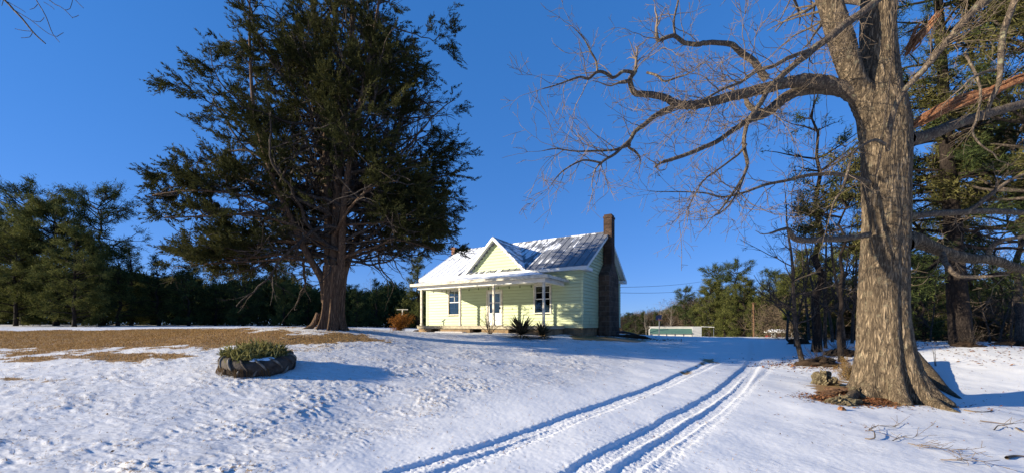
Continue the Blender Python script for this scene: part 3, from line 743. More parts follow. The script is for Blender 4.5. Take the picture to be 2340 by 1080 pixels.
# ================================================================== trees
class Tubes:
    """many tapering tubes in one mesh, numpy"""
    def __init__(s): s.co = []; s.f = []; s.n = 0
    def add(s, pts, rs, k=5):
        pts = np.asarray(pts, dtype=np.float64); rs = np.asarray(rs, dtype=np.float64); m = len(pts)
        if m < 2: return
        t = np.empty_like(pts); t[1:-1] = pts[2:] - pts[:-2]; t[0] = pts[1] - pts[0]; t[-1] = pts[-1] - pts[-2]
        t /= np.linalg.norm(t, axis=1)[:, None] + 1e-9
        ref = np.array([0.31, 0.17, 0.93]) if abs(t[0, 2]) < 0.8 else np.array([0.93, 0.31, 0.1])
        a = np.cross(t, ref); a /= np.linalg.norm(a, axis=1)[:, None] + 1e-9; b = np.cross(t, a)
        an = 2 * np.pi * np.arange(k) / k
        ring = pts[:, None] + (a[:, None] * np.cos(an)[None, :, None] + b[:, None] * np.sin(an)[None, :, None]) * rs[:, None, None]
        s.co.append(ring.reshape(-1, 3))
        i = np.arange(m - 1)[:, None]; j = np.arange(k)[None]; j2 = (j + 1) % k; n = s.n
        s.f.append(np.stack([n + i * k + j, n + i * k + j2, n + (i + 1) * k + j2, n + (i + 1) * k + j], -1).reshape(-1, 4))
        s.n += m * k
    def build(s, name, mat, parent=None, loc=None):
        return mesh_np(name, np.concatenate(s.co), np.concatenate(s.f), mat, parent, smooth=True, loc=loc)

def spline(pts, rs, step=0.1, jit=0.0, rng=None):
    """smooth path through 3-D points with radii"""
    P_ = [np.array(p, dtype=float) for p in pts]; out = []; ro = []; n = len(P_)
    for i in range(n - 1):
        p0 = P_[max(i - 1, 0)]; p1 = P_[i]; p2 = P_[i + 1]; p3 = P_[min(i + 2, n - 1)]
        k = max(2, int(np.linalg.norm(p2 - p1) / step))
        for j in range(k):
            t = j / k
            q = 0.5 * ((2 * p1) + (-p0 + p2) * t + (2 * p0 - 5 * p1 + 4 * p2 - p3) * t * t + (-p0 + 3 * p1 - 3 * p2 + p3) * t ** 3)
            r = rs[i] + (rs[i + 1] - rs[i]) * t
            if jit: q = q + rng.normal(0, jit * r, 3)
            out.append(q); ro.append(r)
    out.append(P_[-1]); ro.append(rs[-1]); return np.array(out), np.array(ro)

def rot_about(d, ax, ang):
    ax = ax / (np.linalg.norm(ax) + 1e-9); c, s = math.cos(ang), math.sin(ang)
    return d * c + np.cross(ax, d) * s + ax * (ax @ d) * (1 - c)
def perp(d, rng):
    r = rng.normal(0, 1, 3); r -= d * (r @ d); return r / (np.linalg.norm(r) + 1e-9)

def grow(T, p, d, L, r, lv, rng, pr, tips=None):
    """one crooked branch and its side shoots. pr: seg, kink, up, dens[], ang, shrink, rmin, maxlv"""
    n = max(3, int(L / pr['seg'])); seg = L / n; pts = [np.array(p)]; d = np.array(d, dtype=float); d /= np.linalg.norm(d)
    ds = [d]
    for i in range(n):
        d = d + rng.normal(0, pr['kink'], 3); d[2] += pr['up'] * seg; d /= np.linalg.norm(d); pts.append(pts[-1] + d * seg); ds.append(d)
    rs = np.maximum(r * (1 - 0.75 * np.arange(n + 1) / n), pr['rmin'])
    T.add(pts, rs, 3 if r < 0.012 else (5 if r < 0.05 else 7))
    if tips is not None: tips.append((pts[-1], d, lv)); 
    if tips is not None and lv >= pr.get('leaflv', 2):
        for i in range(1, n): tips.append((pts[i], ds[i], lv))
    if lv >= pr['maxlv']: return
    m = rng.poisson(pr['dens'][lv] * L) + (1 if lv == 0 else 0)
    for _ in range(m):
        tt = rng.uniform(0.12 if lv else pr.get('t0', 0.15), 1.0); i = min(n - 1, int(tt * n))
        a = rng.uniform(*pr['ang'])
        nd = rot_about(ds[i], perp(ds[i], rng), a)
        nL = L * rng.uniform(*pr['shrink']) * (1 - 0.45 * tt)
        if nL < 0.08: continue
        grow(T, pts[i], nd, nL, max(rs[i] * 0.62, pr['rmin']), lv + 1, rng, pr, tips)

def leaves(cent, dirs, n_per, ln, wd, spread, bias, rng, tone=None, flat=0.0):
    """thin pointed faces scattered around each centre -> co, faces, tone"""
    Nn = len(cent); c = np.repeat(cent, n_per, 0); d = np.repeat(dirs, n_per, 0); K = len(c)
    if tone is None: tone = rng.uniform(0, 1, Nn)
    tn = np.clip(np.repeat(tone, n_per) + rng.normal(0, 0.12, K), 0, 1)
    off = rng.normal(0, 1, (K, 3)) * spread; off[:, 2] *= (1 - flat)
    c = c + off + d * rng.uniform(-.5, .5, K)[:, None] * spread
    dd = d * bias + rng.normal(0, 1, (K, 3)); dd[:, 2] *= (1 - flat * .5); dd /= np.linalg.norm(dd, axis=1)[:, None]
    sv = np.cross(dd, rng.normal(0, 1, (K, 3))); sv /= np.linalg.norm(sv, axis=1)[:, None] + 1e-9
    l = ln * rng.uniform(0.6, 1.3, K)[:, None]; w2 = wd * rng.uniform(0.6, 1.3, K)[:, None]
    co = np.stack([c - sv * w2 * .5, c + sv * w2 * .5, c + dd * l], 1).reshape(-1, 3)
    return co, np.arange(3 * K).reshape(-1, 3), tn

def plumes(cent, dirs, n_per, L, ln, wd, rng, tone):
    """feathery sprays: short blades set along a little axis, pointing forward"""
    Nn = len(cent); K = Nn * n_per; ax = dirs + rng.normal(0, .35, (Nn, 3)); ax /= np.linalg.norm(ax, axis=1)[:, None]
    Ls = L * rng.uniform(.5, 1.25, Nn); c = np.repeat(cent, n_per, 0); a = np.repeat(ax, n_per, 0); l_ = np.repeat(Ls, n_per)
    s_ = rng.uniform(-.25, 1, K); pr_ = rng.normal(0, 1, (K, 3)); pr_ -= a * (pr_ * a).sum(1)[:, None]; pr_ /= np.linalg.norm(pr_, axis=1)[:, None]
    w_ = rng.uniform(.3, 1.1, K)[:, None]; dd = a + pr_ * w_; dd /= np.linalg.norm(dd, axis=1)[:, None]
    c = c + a * (s_ * l_)[:, None] + pr_ * (.10 * l_ * (1 - s_) * rng.uniform(0, 1.4, K))[:, None]
    sv = np.cross(dd, rng.normal(0, 1, (K, 3))); sv /= np.linalg.norm(sv, axis=1)[:, None] + 1e-9
    le = (ln * (1.15 - .6 * np.clip(s_, 0, 1)) * rng.uniform(.6, 1.3, K))[:, None]; w2 = (wd * rng.uniform(.6, 1.3, K))[:, None]
    co = np.stack([c - sv * w2 * .5, c + sv * w2 * .5, c + dd * le], 1).reshape(-1, 3)
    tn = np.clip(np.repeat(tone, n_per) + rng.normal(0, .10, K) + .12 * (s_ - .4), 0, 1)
    return co, np.arange(3 * K).reshape(-1, 3), tn
def put_leaves(name, sets, mat, parent, loc=None):
    co = np.concatenate([s[0] for s in sets]); f = []; o = 0
    for s in sets: f.append(s[1] + o); o += len(s[0])
    return mesh_np(name, co, np.concatenate(f), mat, parent, tone=np.concatenate([s[2] for s in sets]), loc=loc)

# ---------------------------------------------------------------- the great red cedar
CY = 14.0
rng = np.random.default_rng(11)
cb = P(758, 752, CY); cbase = Vector((cb.x, cb.y, g(cb.x, cb.y)))
cedar = empty('red_cedar', cbase, 0, 'huge dark evergreen cedar with several fluted stems left of the farmhouse', 'tree')
def CP(u, v, dy=0.0):     # a place in the tree, dy metres behind (+) or before (-) its middle
    p = P(u, v, CY); k = (CY + dy) / CY
    return np.array([p.x * k if False else p.x, CY + dy, p.z])
T = Tubes()
# fluted butt
zb = np.linspace(-0.3, 2.3, 56); K = 60; an = 2 * np.pi * np.arange(K) / K
rad = 0.35 * (1 + 0.34 * np.exp(-np.maximum(zb, 0) / 0.30)) * np.where(zb > 1.2, 1 + 0.12 * (zb - 1.2), 1)
fl = 0.10 * np.sin(5 * an + 0.6) + 0.07 * np.sin(9 * an + 2) + 0.04 * np.sin(17 * an)
R2 = rad[:, None] * (1 + fl[None] * (1 + 1.3 * np.exp(-np.maximum(zb, 0) / 0.35))[:, None]); tw = 0.10 * zb
ctr = np.stack([cbase.x + 0.05 * zb, np.full(56, cbase.y)], 1)
co = np.stack([ctr[:, :1] + R2 * np.cos(an[None] + tw[:, None]), ctr[:, 1:] + R2 * np.sin(an[None] + tw[:, None]), np.repeat(cbase.z + zb, K).reshape(56, K)], -1).reshape(-1, 3)
i_, j_ = np.meshgrid(np.arange(55), np.arange(K), indexing='ij'); jn = (j_ + 1) % K
T.co.append(co); T.f.append(np.stack([i_ * K + j_, i_ * K + jn, (i_ + 1) * K + jn, (i_ + 1) * K + j_], -1).reshape(-1, 4)); T.n = len(co)
for (u0, u1, dy, r) in ((735, 708, -.2, .10), (742, 716, .2, .07), (775, 790, -.15, .09)):
    pts, rs_ = spline([CP(u0, 715, dy), CP((u0 + u1) / 2, 742, dy), CP(u1, 751, dy * 1.5), CP(u1 + (u1 - u0) * .5, 757, dy * 1.7)], [r, r, r * .7, r * .3], .06); T.add(pts, rs_, 10)
stems = [([(748,690,-.1),(742,640,-.15),(722,600,-.3),(706,560,-.5),(690,500,-.9),(668,420,-1.3),(650,320,-1.6),(640,200,-1.6),(635,80,-1.5)], [.20,.17,.14,.12,.11,.09,.07,.05,.03]),
         ([(752,690,.1),(750,630,.1),(748,540,.1),(742,430,.2),(735,320,.3),(722,180,.4),(705,40,.5),(700,-120,.4)], [.24,.22,.19,.16,.14,.11,.08,.04]),
         ([(760,690,0),(764,620,0),(772,520,-.1),(778,420,-.2),(790,300,-.2),(800,170,-.1),(806,30,0),(800,-130,0),(795,-290,0)], [.24,.22,.19,.17,.15,.13,.10,.07,.03]),
         ([(768,690,0),(780,630,-.1),(790,560,-.3),(805,480,-.7),(822,400,-.9),(845,310,-1.1),(868,200,-1.2),(890,80,-1.2),(900,-50,-1)], [.22,.18,.15,.13,.11,.09,.07,.05,.03]),
         ([(766,680,.2),(776,600,.6),(790,520,1.1),(815,420,1.8),(850,300,2.2),(880,150,2.4),(890,0,2.3)], [.18,.15,.13,.11,.09,.06,.03]),
         ([(752,680,.2),(738,600,.6),(715,520,1.2),(690,400,1.9),(660,270,2.3),(640,120,2.4)], [.17,.14,.12,.10,.07,.03])]
Ln = Tubes(); limbs = []
for pts_, rs_ in stems:
    pp, rr_ = spline([CP(*p) for p in pts_], rs_, .12, 0.02, rng); T.add(pp, rr_ * 0.82, 12); limbs.append((pp, rr_, 'stem'))
for pts_, rs_ in [([(790,590,-.2),(830,578,-.4),(870,571,-.6),(915,558,-.9),(960,548,-1.1),(1000,552,-1.3)], [.09,.075,.06,.05,.035,.02]),
                  ([(725,600,-.3),(680,590,-.7),(640,596,-1.0),(590,604,-1.3),(540,600,-1.6),(490,606,-1.8)], [.09,.075,.065,.05,.035,.02]),
                  ([(748,560,-.2),(700,530,-1.0),(640,520,-1.6),(570,530,-2.0),(500,540,-2.4),(430,545,-2.6)], [.10,.085,.07,.055,.04,.02]),
                  ([(775,540,-.3),(830,500,-1.2),(890,470,-1.8),(950,465,-2.2),(1010,470,-2.3)], [.09,.07,.055,.04,.02]),
                  ([(745,600,.3),(700,570,1.2),(640,550,2.0),(560,560,2.7),(480,570,3.0)], [.09,.07,.06,.045,.02]),
                  ([(722,600,-.3),(680,600,-.9),(630,610,-1.3),(570,615,-1.5),(520,622,-1.6),(470,630,-1.5)], [.07,.06,.05,.04,.03,.015]),
                  ([(700,560,-.6),(640,560,-.6),(560,575,-.3),(480,580,0),(420,590,.3),(390,600,.5)], [.08,.065,.05,.04,.03,.015]),
                  ([(690,500,-.9),(620,480,-1.6),(540,480,-2.0),(460,490,-2.0),(400,500,-1.8)], [.08,.065,.05,.04,.015]),
                  ([(680,470,-1),(600,430,-.9),(520,420,-.6),(440,410,-.3),(380,400,0)], [.08,.06,.05,.035,.015]),
                  ([(800,520,-.4),(860,520,-.6),(930,520,-.9),(1000,515,-.9),(1040,520,-.8)], [.07,.055,.045,.035,.015]),
                  ([(900,556,-.8),(950,560,-.4),(1000,575,0),(1040,590,.4)], [.05,.04,.03,.015]),
                  ([(775,590,.4),(840,550,1.4),(910,530,2.2),(980,540,2.7),(1030,560,3.0)], [.09,.07,.055,.04,.02])]:
    pp, rr_ = spline([CP(*p) for p in pts_], rs_, .12, 0.12, rng); T.add(pp[:int(len(pp) * .80)], (rr_ * .68 * np.linspace(1, .55, len(rr_)))[:int(len(pp) * .80)], 9); limbs.append((pp, rr_, 'limb'))
T.build('trunk', M['cedarbark'], cedar, loc=cbase).location = (0, 0, 0)
# crown outline: half widths (in metres) by height, left and right, taken off the tree's own shape
vz = np.array([690, 640, 600, 560, 500, 440, 380, 330, 280, 220, 160, 110, 60, 20, -60, -150, -260, -360])
lf = np.array([560, 430, 380, 358, 345, 352, 352, 390, 405, 415, 425, 450, 505, 575, 610, 650, 700, 752])
rt = np.array([960, 1072, 1078, 1070, 1050, 1062, 1045, 1075, 1075, 1072, 1062, 1062, 1040, 985, 950, 910, 860, 790])
cz = EYE - (vz - 743) / F * CY
def env(x, y, z):
    """<1 inside the crown"""
    l = np.interp(z, cz, (758 - lf) / F * CY); r_ = np.interp(z, cz, (rt - 758) / F * CY)
    dx = (x - cbase.x); hh = z - EYE; s = np.where(dx < 0, dx / (l * 1.0), dx / (r_ * .98)); av = (l + r_) * .5
    ry = np.where(y < CY, av * .46, av * (.75 + 1.05 * sstep(4.2, 5.6, hh)))  # unseen upper back of the crown stretched to throw shade on the gable
    return np.sqrt(s * s + ((y - CY) / ry) ** 2)
Tb = Tubes(); fol = []
prm = dict(seg=.22, kink=.19, up=.10, dens=[1.9, 1.5, 0], ang=(.5, 1.1), shrink=(.26, .45), rmin=.005, maxlv=2, t0=.35, leaflv=1)
def sprout(p, d, L, r, rng):
    tips = []; grow(Tb, p, d, L, r, 0, rng, prm, tips); return tips
tips = []
for pp, rr_, kind in limbs:
    step = 0.34 if kind == 'stem' else 0.17
    s = 0
    dl = np.linalg.norm(np.diff(pp, axis=0), axis=1)
    acc = 0
    for i in range(len(dl)):
        acc += dl[i]
        if acc < step: continue
        acc = 0; p = pp[i]
        h = p[2] - EYE
        if kind == 'stem' and h < 2.2: continue
        if kind == 'limb' and np.linalg.norm(p - pp[0]) < 1.6: continue
        low = kind == 'stem' and h < 6.0
        for q in range(3 if kind == 'stem' else 2):
            a = rng.uniform(0, 2 * np.pi); d = np.array([math.cos(a), math.sin(a), 0])
            # go out until the crown's edge
            L = 0.5
            while L < 9.5 and env(p[0] + d[0] * L, p[1] + d[1] * L, p[2] + (0.25 if h < 4 else .50) * L) < 1.0: L += 0.25
            L = min(L * rng.uniform(.66, .90), 6.6 if d[1] < .3 else 9.0)
            if kind == 'limb': L = min(L, 2.0); d[2] = rng.uniform(.0, .5)
            elif low: d[2] = rng.uniform(.04, .42)
            else: d[2] = rng.uniform(.12, .65) + .03 * h
            if h > 5 and d[1] < 0: L *= 1 + .42 * d[1]
            if L < .5: continue
            if kind == 'stem' and h < 4.6 and d[1] < -.25 and rng.uniform() < .8: continue
            tips += sprout(p, d, L, min(rr_[i] * .5, .018 + .011 * L), rng)
tips_p = np.array([t_[0] for t_ in tips]); tips_d = np.array([t_[1] for t_ in tips])
e = env(tips_p[:, 0], tips_p[:, 1], tips_p[:, 2])
dn = fbm(tips_p[:, 0] * .55 + 40 + tips_p[:, 1] * .3, tips_p[:, 2] * .75 + 10, 91, 3)
h_ = tips_p[:, 2] - EYE
# outer shell and upper crown leafy, the inside above the stems open
core = np.exp(-((tips_p[:, 0] - cbase.x - .1) / 1.9) ** 2) * sstep(6.8, 3.6, h_)
keep = (e > 0.26) & (e < 1.9) & (rng.uniform(0, 1, len(e)) < np.clip(0.25 + e * .95, 0, 1) * (1 - .94 * core) * sstep(.39, .49, dn + .12 * sstep(.75, 1.0, e) + .08 * sstep(1.5, 7, h_) - .02 * sstep(0, 3, tips_p[:, 0] - cbase.x) + .06 * sstep(-1, -4, tips_p[:, 0] - cbase.x)))
keep &= h_ > 1.55 + 1.4 * np.exp(-((tips_p[:, 0] - cbase.x + 0.1) / 2.6) ** 2)
print('cedar tips', len(tips), keep.sum(), 'branches', Tb.n)
Tb.build('branches', M['greybark'], cedar, loc=cbase).location = (0, 0, 0)
cp = tips_p[keep]; cd = tips_d[keep]
out = np.stack([cp[:, 0] - cbase.x, cp[:, 1] - CY, np.full(len(cp), .8)], 1); out /= np.linalg.norm(out, axis=1)[:, None]
cd = cd * .8 + out * .7; cd /= np.linalg.norm(cd, axis=1)[:, None]
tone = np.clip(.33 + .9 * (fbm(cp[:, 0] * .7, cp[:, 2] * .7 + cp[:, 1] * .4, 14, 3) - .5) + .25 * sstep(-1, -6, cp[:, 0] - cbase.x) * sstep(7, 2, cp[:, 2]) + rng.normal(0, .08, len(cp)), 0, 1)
sel = cp; NP = int(min(44, max(16, 1150000 / max(1, len(cp)))))
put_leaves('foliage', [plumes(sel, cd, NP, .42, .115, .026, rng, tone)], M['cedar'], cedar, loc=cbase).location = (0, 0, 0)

# ---------------------------------------------------------------- the bare oak on the right
OY = 9.3
rng = np.random.default_rng(5)
ob = P(2022, 905, OY); obase = Vector((ob.x, ob.y, g(ob.x, ob.y)))
oak = empty('oak', obase, 0, 'massive bare oak with furrowed grey trunk and flaring roots beside the snowy drive', 'tree')
def OP(u, v, dy=0.0):
    p = P(u, v, OY + dy); return np.array([p.x, p.y, p.z])
def loc0(o): o.location = (0, 0, 0); return o
# trunk as one displaced tube
tk = [(2030,930,92),(2028,900,84),(2026,870,76),(2023,830,70),(2021,780,64),(2019,700,59.5),(2022,600,57),(2026,500,56),(2024,420,57),(2024,340,58),(2020,290,62),(2012,245,60),(2008,200,50),(2008,150,45),(2004,80,42),(2006,0,40),(2010,-120,37),(2004,-300,30),(1996,-520,20),(1990,-760,8)]
pp, rr_ = spline([OP(u, v) for u, v, r in tk], [r / F * OY * .74 for u, v, r in tk], .035)
K = 150; an = 2 * np.pi * np.arange(K) / K; zz = pp[:, 2] - obase.z; m_ = len(pp)
sx = np.cos(an); sy = np.sin(an)
A, Z = np.meshgrid(an, zz)
# bark furrows: ridged noise, long in z
def ridg(a, z, fa, fz, sd):
    # periodic around the trunk
    xa = np.cos(a) * fa; ya = np.sin(a) * fa
    return 1 - np.abs(2 * fbm(xa + 50 + z * fz * .7, ya + 50 + z * fz, sd, 3) - 1)
fur = ridg(A, Z + .25 * np.sin(3 * A), 4.2, .55, 3) * .6 + ridg(A, Z, 8.5, 1.3, 7) * .4
cell = (vnoise(A * 19 / (2 * np.pi) * 2 + 3 * vnoise(A * 3, Z * 1.2, 5), Z * 5.5, 8))
bark = (np.abs((fur * 7) % 1 - .5) * 2) * .012 + cell * .010
lob = 0
for a0_, w_, amp, hgt in ((-2.02, .30, .55, .34), (-1.66, .16, -.34, 1.7), (-1.30, .10, .08, 2.2), (-.92, .36, .70, .55), (-2.85, .26, .42, .36), (-2.42, .17, -.30, .45), (2.7, .4, .35, .40), (1.4, .5, .3, .4), (.3, .4, .4, .4), (-2.15, .07, -.05, 2.6), (-2.6, .06, -.04, 3.0)):
    da = (A - a0_ + np.pi) % (2 * np.pi) - np.pi
    lob = lob + amp * np.exp(-(da / w_) ** 2) * np.exp(-np.maximum(Z, 0) / hgt)
R_ = rr_[:, None] * (1 + lob * .9 + .035 * np.sin(3 * A + Z * .5) + .02 * np.sin(7 * A + .8 * Z)) + bark * np.minimum(1, rr_[:, None] / .3) - .010
co = np.stack([pp[:, :1] + R_ * np.cos(A), pp[:, 1:2] + R_ * np.sin(A), np.repeat(pp[:, 2:3], K, 1)], -1).reshape(-1, 3)
i_, j_ = np.meshgrid(np.arange(m_ - 1), np.arange(K), indexing='ij'); jn = (j_ + 1) % K
loc0(mesh_np('trunk', co, np.stack([i_ * K + j_, i_ * K + jn, (i_ + 1) * K + jn, (i_ + 1) * K + j_], -1).reshape(-1, 4), M['oakbark'], oak, smooth=True, loc=obase))
def add_root(pts, rs_, mat='oakbark'):
    t_ = Tubes(); gpts = []
    for x, y, dz in pts: gpts.append((x, y, g(x, y) + dz))
    a, b_ = spline(gpts, rs_, .05, .035, rng); t_.add(a, b_, 20); loc0(t_.build('root', M[mat], oak, loc=obase))
q = lambda u, v: pix(u, v)
r1 = [q(2052, 868), q(2085, 900), q(2120, 920), q(2155, 934), q(2200, 944)]
add_root([(p.x, p.y + (.22 if i == 0 else 0), dz) for i, (p, dz) in enumerate(zip(r1, (.34, .19, .09, .02, -.05)))], [.22, .19, .14, .09, .04])
r2 = [q(2095, 838), q(2128, 868), q(2160, 892), q(2196, 910)]
add_root([(p.x, p.y + (.15 if i == 0 else 0), dz) for i, (p, dz) in enumerate(zip(r2, (.42, .18, .05, -.03)))], [.20, .15, .09, .04])
r3 = [q(1985, 880), q(1950, 905), q(1915, 920)]
add_root([(p.x, p.y + (.2 if i == 0 else 0), dz) for i, (p, dz) in enumerate(zip(r3, (.1, .02, -.05)))], [.2, .12, .05])

def limb(pts_, name='limb', mat='oaklimb', step=.07, jit=.05, sides=9):
    pts = [OP(p[0], p[1], p[3] if len(p) > 3 else 0) for p in pts_]
    rs_ = [p[2] / F * (OY + (p[3] if len(p) > 3 else 0)) * (.86 if p[0] < 1950 else .72) for p in pts_]
    a, b_ = spline(pts, rs_, step, jit, rng); t_ = Tubes(); t_.add(a, b_, sides)
    loc0(t_.build(name, M[mat], oak, loc=obase)); return a, b_
L_ = []
# left fork
f1 = limb([(2000,275,42),(1975,225,38),(1950,180,30,-.1),(1925,100,28,-.2),(1900,20,26,-.3),(1872,-80,23,-.3),(1840,-260,18,-.2),(1800,-480,10)], mat='oakbark', step=.05, sides=28, jit=.02)
L_.append((f1, 1.6, 8))
# big level limb
a1 = limb([(1985,240,24),(1935,207,19),(1890,191,17),(1840,184,15.5,-.2),(1790,191,14,-.3),(1745,203,13.5,-.4),(1690,216,12.5,-.6),(1640,229,11.5,-.8),(1600,238,11,-1.),(1553,240,10,-1.1),(1520,224,8.5,-1.2),(1490,217,8,-1.2),(1453,214,7.5,-1.3),(1443,200,7,-1.3),(1440,180,6.5,-1.4),(1452,162,6,-1.4),(1453,154,5,-1.4)], sides=14)
L_.append((a1, 4.5, 6))
L_.append((limb([(1447,166,4.5,-1.4),(1425,163,4.2,-1.5),(1412,172,4,-1.5),(1400,178,4,-1.6),(1385,168,4,-1.6),(1365,164,3.8,-1.7),(1345,180,3.2,-1.8),(1325,176,2.8,-1.9),(1300,184,2.2,-2.),(1270,195,1.8,-2.1),(1240,203,1.2,-2.2)]), 6, 2.0))
L_.append((limb([(1365,164,3,-1.7),(1362,140,2.6,-1.7),(1350,118,2.2,-1.8),(1335,90,1.8,-1.9),(1318,70,1.2,-2.)]), 6, 1.6))
L_.append((limb([(1478,166,3,-1.4),(1500,172,3,-1.5),(1518,186,2.6,-1.6),(1545,178,2.4,-1.6),(1572,170,1.8,-1.7)]), 5, 1.2))
L_.append((limb([(1443,184,5,-1.4),(1428,187,5,-1.4),(1415,189,3.5,-1.4)]), 0.1, 1))
# its descending branch
L_.append((limb([(1548,241,7,-1.1),(1520,252,7,-1.2),(1493,268,6.5,-1.4),(1470,287,6,-1.5),(1451,301,5.5,-1.6),(1440,320,5,-1.7),(1420,338,4.2,-1.8),(1405,352,3.8,-1.9),(1385,364,3.2,-2.),(1367,378,2.6,-2.1)]), 5, 2.4))
L_.append((limb([(1440,322,4,-1.7),(1437,338,3.6,-1.7),(1450,345,3.3,-1.7),(1461,358,2.6,-1.7),(1463,368,1.6,-1.7)]), 3, .8))
L_.append((limb([(1440,332,3,-1.7),(1400,343,2.8,-1.9),(1350,345,2.4,-2.1),(1317,346,2.0,-2.3),(1270,340,1.6,-2.4),(1240,345,1.0,-2.5)]), 6, 2.))
L_.append((limb([(1372,372,2.8,-2.1),(1340,366,2.4,-2.2),(1317,372,2.2,-2.3),(1289,389,1.9,-2.4),(1272,405,1.6,-2.5),(1258,425,1.,-2.5)]), 6, 1.8))
# second limb below
L_.append((limb([(1968,232,20),(1930,208,17,.1),(1885,203,14,.2),(1835,205,14,.1),(1795,222,13,0),(1765,248,13,-.2),(1740,262,12,-.3),(1715,272,9,-.5),(1690,288,6.5,-.6),(1660,308,6,-.8),(1641,322,6,-.9),(1594,343,5.5,-1.1),(1555,358,5,-1.2),(1516,370,4.5,-1.3)], sides=12), 5, 2.6))
L_.append((limb([(1745,258,8,-.3),(1722,250,7,-.2),(1708,238,6.5,-.1),(1704,225,5,0),(1690,215,4,.1)]), 3, 1.4))
# upper branch
L_.append((limb([(1752,182,9,-.4),(1738,165,8,-.4),(1724,143,8,-.5),(1708,130,7.5,-.5),(1696,123,7.5,-.5),(1684,112,7,-.6),(1673,102,6.5,-.7),(1640,98,6,-.8),(1613,98,6,-.9),(1595,102,6,-1.),(1580,101,5.5,-1.),(1560,96,5.5,-1.1),(1543,82,5,-1.1),(1530,84,5,-1.2),(1516,88,5,-1.2),(1504,93,5,-1.2),(1500,76,4.5,-1.2)], sides=10), 5, 2.2))
L_.append((limb([(1543,84,3.2,-1.1),(1540,60,3,-1.1),(1541,40,2.6,-1.1),(1550,0,2.4,-1.),(1556,-40,2,-1.)]), 4, 1.6))
# the limb crossing before the trunk, coming down to the left
L_.append((limb([(2200,-330,24,-.6),(2080,-80,16,-1.1),(2010,-5,12,-1.2),(1975,25,11,-1.3),(1937,51,10,-1.3),(1900,82,9.5,-1.4),(1863,109,9,-1.4),(1842,128,8.5,-1.5),(1821,143,8,-1.5),(1789,171,7.5,-1.6),(1756,204,7,-1.7),(1738,236,6.5,-1.8),(1712,273,5.5,-1.9),(1703,300,5,-1.9),(1700,325,5,-1.9),(1703,352,4.8,-1.9),(1708,375,4.2,-1.9),(1699,403,3.6,-2.),(1673,444,3,-2.1),(1641,486,2.,-2.2)], sides=10), 5, 2.6))
L_.append((limb([(1860,112,6,-1.4),(1830,122,5,-1.6),(1798,134,5,-1.8),(1770,150,4.5,-2.),(1729,163,4,-2.1),(1696,186,3.6,-2.3),(1650,205,3,-2.5),(1600,232,2.4,-2.6),(1560,246,1.8,-2.7),(1500,268,1.2,-2.8)]), 7, 2.2))
L_.append((limb([(1705,330,3.5,-1.9),(1690,350,3,-2.),(1670,366,2.6,-2.1),(1640,388,2.4,-2.2),(1610,410,2,-2.3),(1590,440,1.6,-2.4),(1570,480,1.2,-2.4)]), 7, 1.8))
L_.append((limb([(1700,400,3,-2.),(1690,430,2.6,-2.1),(1665,470,2.2,-2.2),(1640,490,1.6,-2.2)]), 5, 1.2))
# low stub branch
L_.append((limb([(1985,536,10,-.2),(1962,540,8.5,-.3),(1920,545,8,-.5),(1880,546,8,-.7),(1850,549,8,-.9),(1825,547,7.5,-1.),(1812,542,7,-1.),(1806,530,5.5,-1.),(1800,522,4.5,-1.),(1780,526,3.5,-1.1),(1760,533,2.5,-1.2)], sides=10), 2.5, .8))
L_.append((limb([(1985,418,8,-.2),(1960,408,6,-.3),(1910,398,5,-.5),(1850,400,4.6,-.7),(1800,412,4,-.9),(1750,422,3.6,-1.1),(1700,440,3,-1.3),(1650,450,2.4,-1.5),(1600,440,1.8,-1.7),(1500,438,1.,-1.9)]), 6, 2.2))
L_.append((limb([(2022,330,5,-.9),(2000,320,4.5,-1.1),(1975,330,4,-1.3),(1950,350,3.6,-1.5),(1938,390,3.4,-1.6),(1925,430,3,-1.7),(1905,465,2.4,-1.8),(1895,500,1.6,-1.9)]), 5, 1.3))
# right-hand limbs
L_.append((limb([(2060,560,30,.2),(2085,548,26,.3),(2110,556,20,.3),(2140,568,17,.3),(2180,582,16,.4),(2220,590,15,.5),(2262,592,14,.6),(2310,606,12,.8),(2370,625,10,1),(2480,640,6,1.2)], sides=16, mat='oakbark'), 3, 2.6))
L_.append((limb([(2150,570,8,.3),(2158,592,7.5,.1),(2166,610,7,-.1),(2182,626,6.5,-.2),(2200,632,6,-.3),(2225,632,6,-.3),(2258,631,5,-.4)]), 2, .8))
L_.append((limb([(2255,590,9,.6),(2262,570,7.5,.5),(2275,555,6.5,.4),(2300,546,5.5,.3),(2340,540,5,.2),(2420,520,3,.1)]), 4, 1.4))
L_.append((limb([(2070,492,14,.2),(2100,492,10,.2),(2150,487,9.5,.3),(2200,485,9,.5),(2250,482,9,.6),(2300,484,8.5,.8),(2345,487,8,1),(2450,500,6,1.2)], sides=10), 3, 2.2))
L_.append((limb([(2210,482,7,.5),(2235,468,6.5,.4),(2262,446,6,.3),(2290,424,5,.2),(2330,402,4,.1),(2400,380,3)]), 3, 1.8))
L_.append((limb([(2028,345,6,-.7),(2032,300,7,-.9),(2040,262,7.5,-1.),(2055,225,8,-1.1),(2080,192,8.5,-1.2),(2110,160,9,-1.3),(2160,100,10,-1.5),(2215,35,12,-1.7),(2275,-15,14,-1.8),(2400,-90,18,-1.8)], sides=10), 5, 1.8))
L_.append((limb([(2250,275,4,-1.5),(2262,235,6,-1.6),(2282,190,6.5,-1.7),(2287,140,7.5,-1.8),(2292,80,8,-1.9),(2318,0,8.5,-1.9),(2350,-90,9,-1.9)]), 4, 1.5))
L_.append((limb([(2284,160,5,-1.7),(2250,165,4,-1.7),(2220,180,3.5,-1.8),(2200,200,2.6,-1.8)]), 4, 1.))
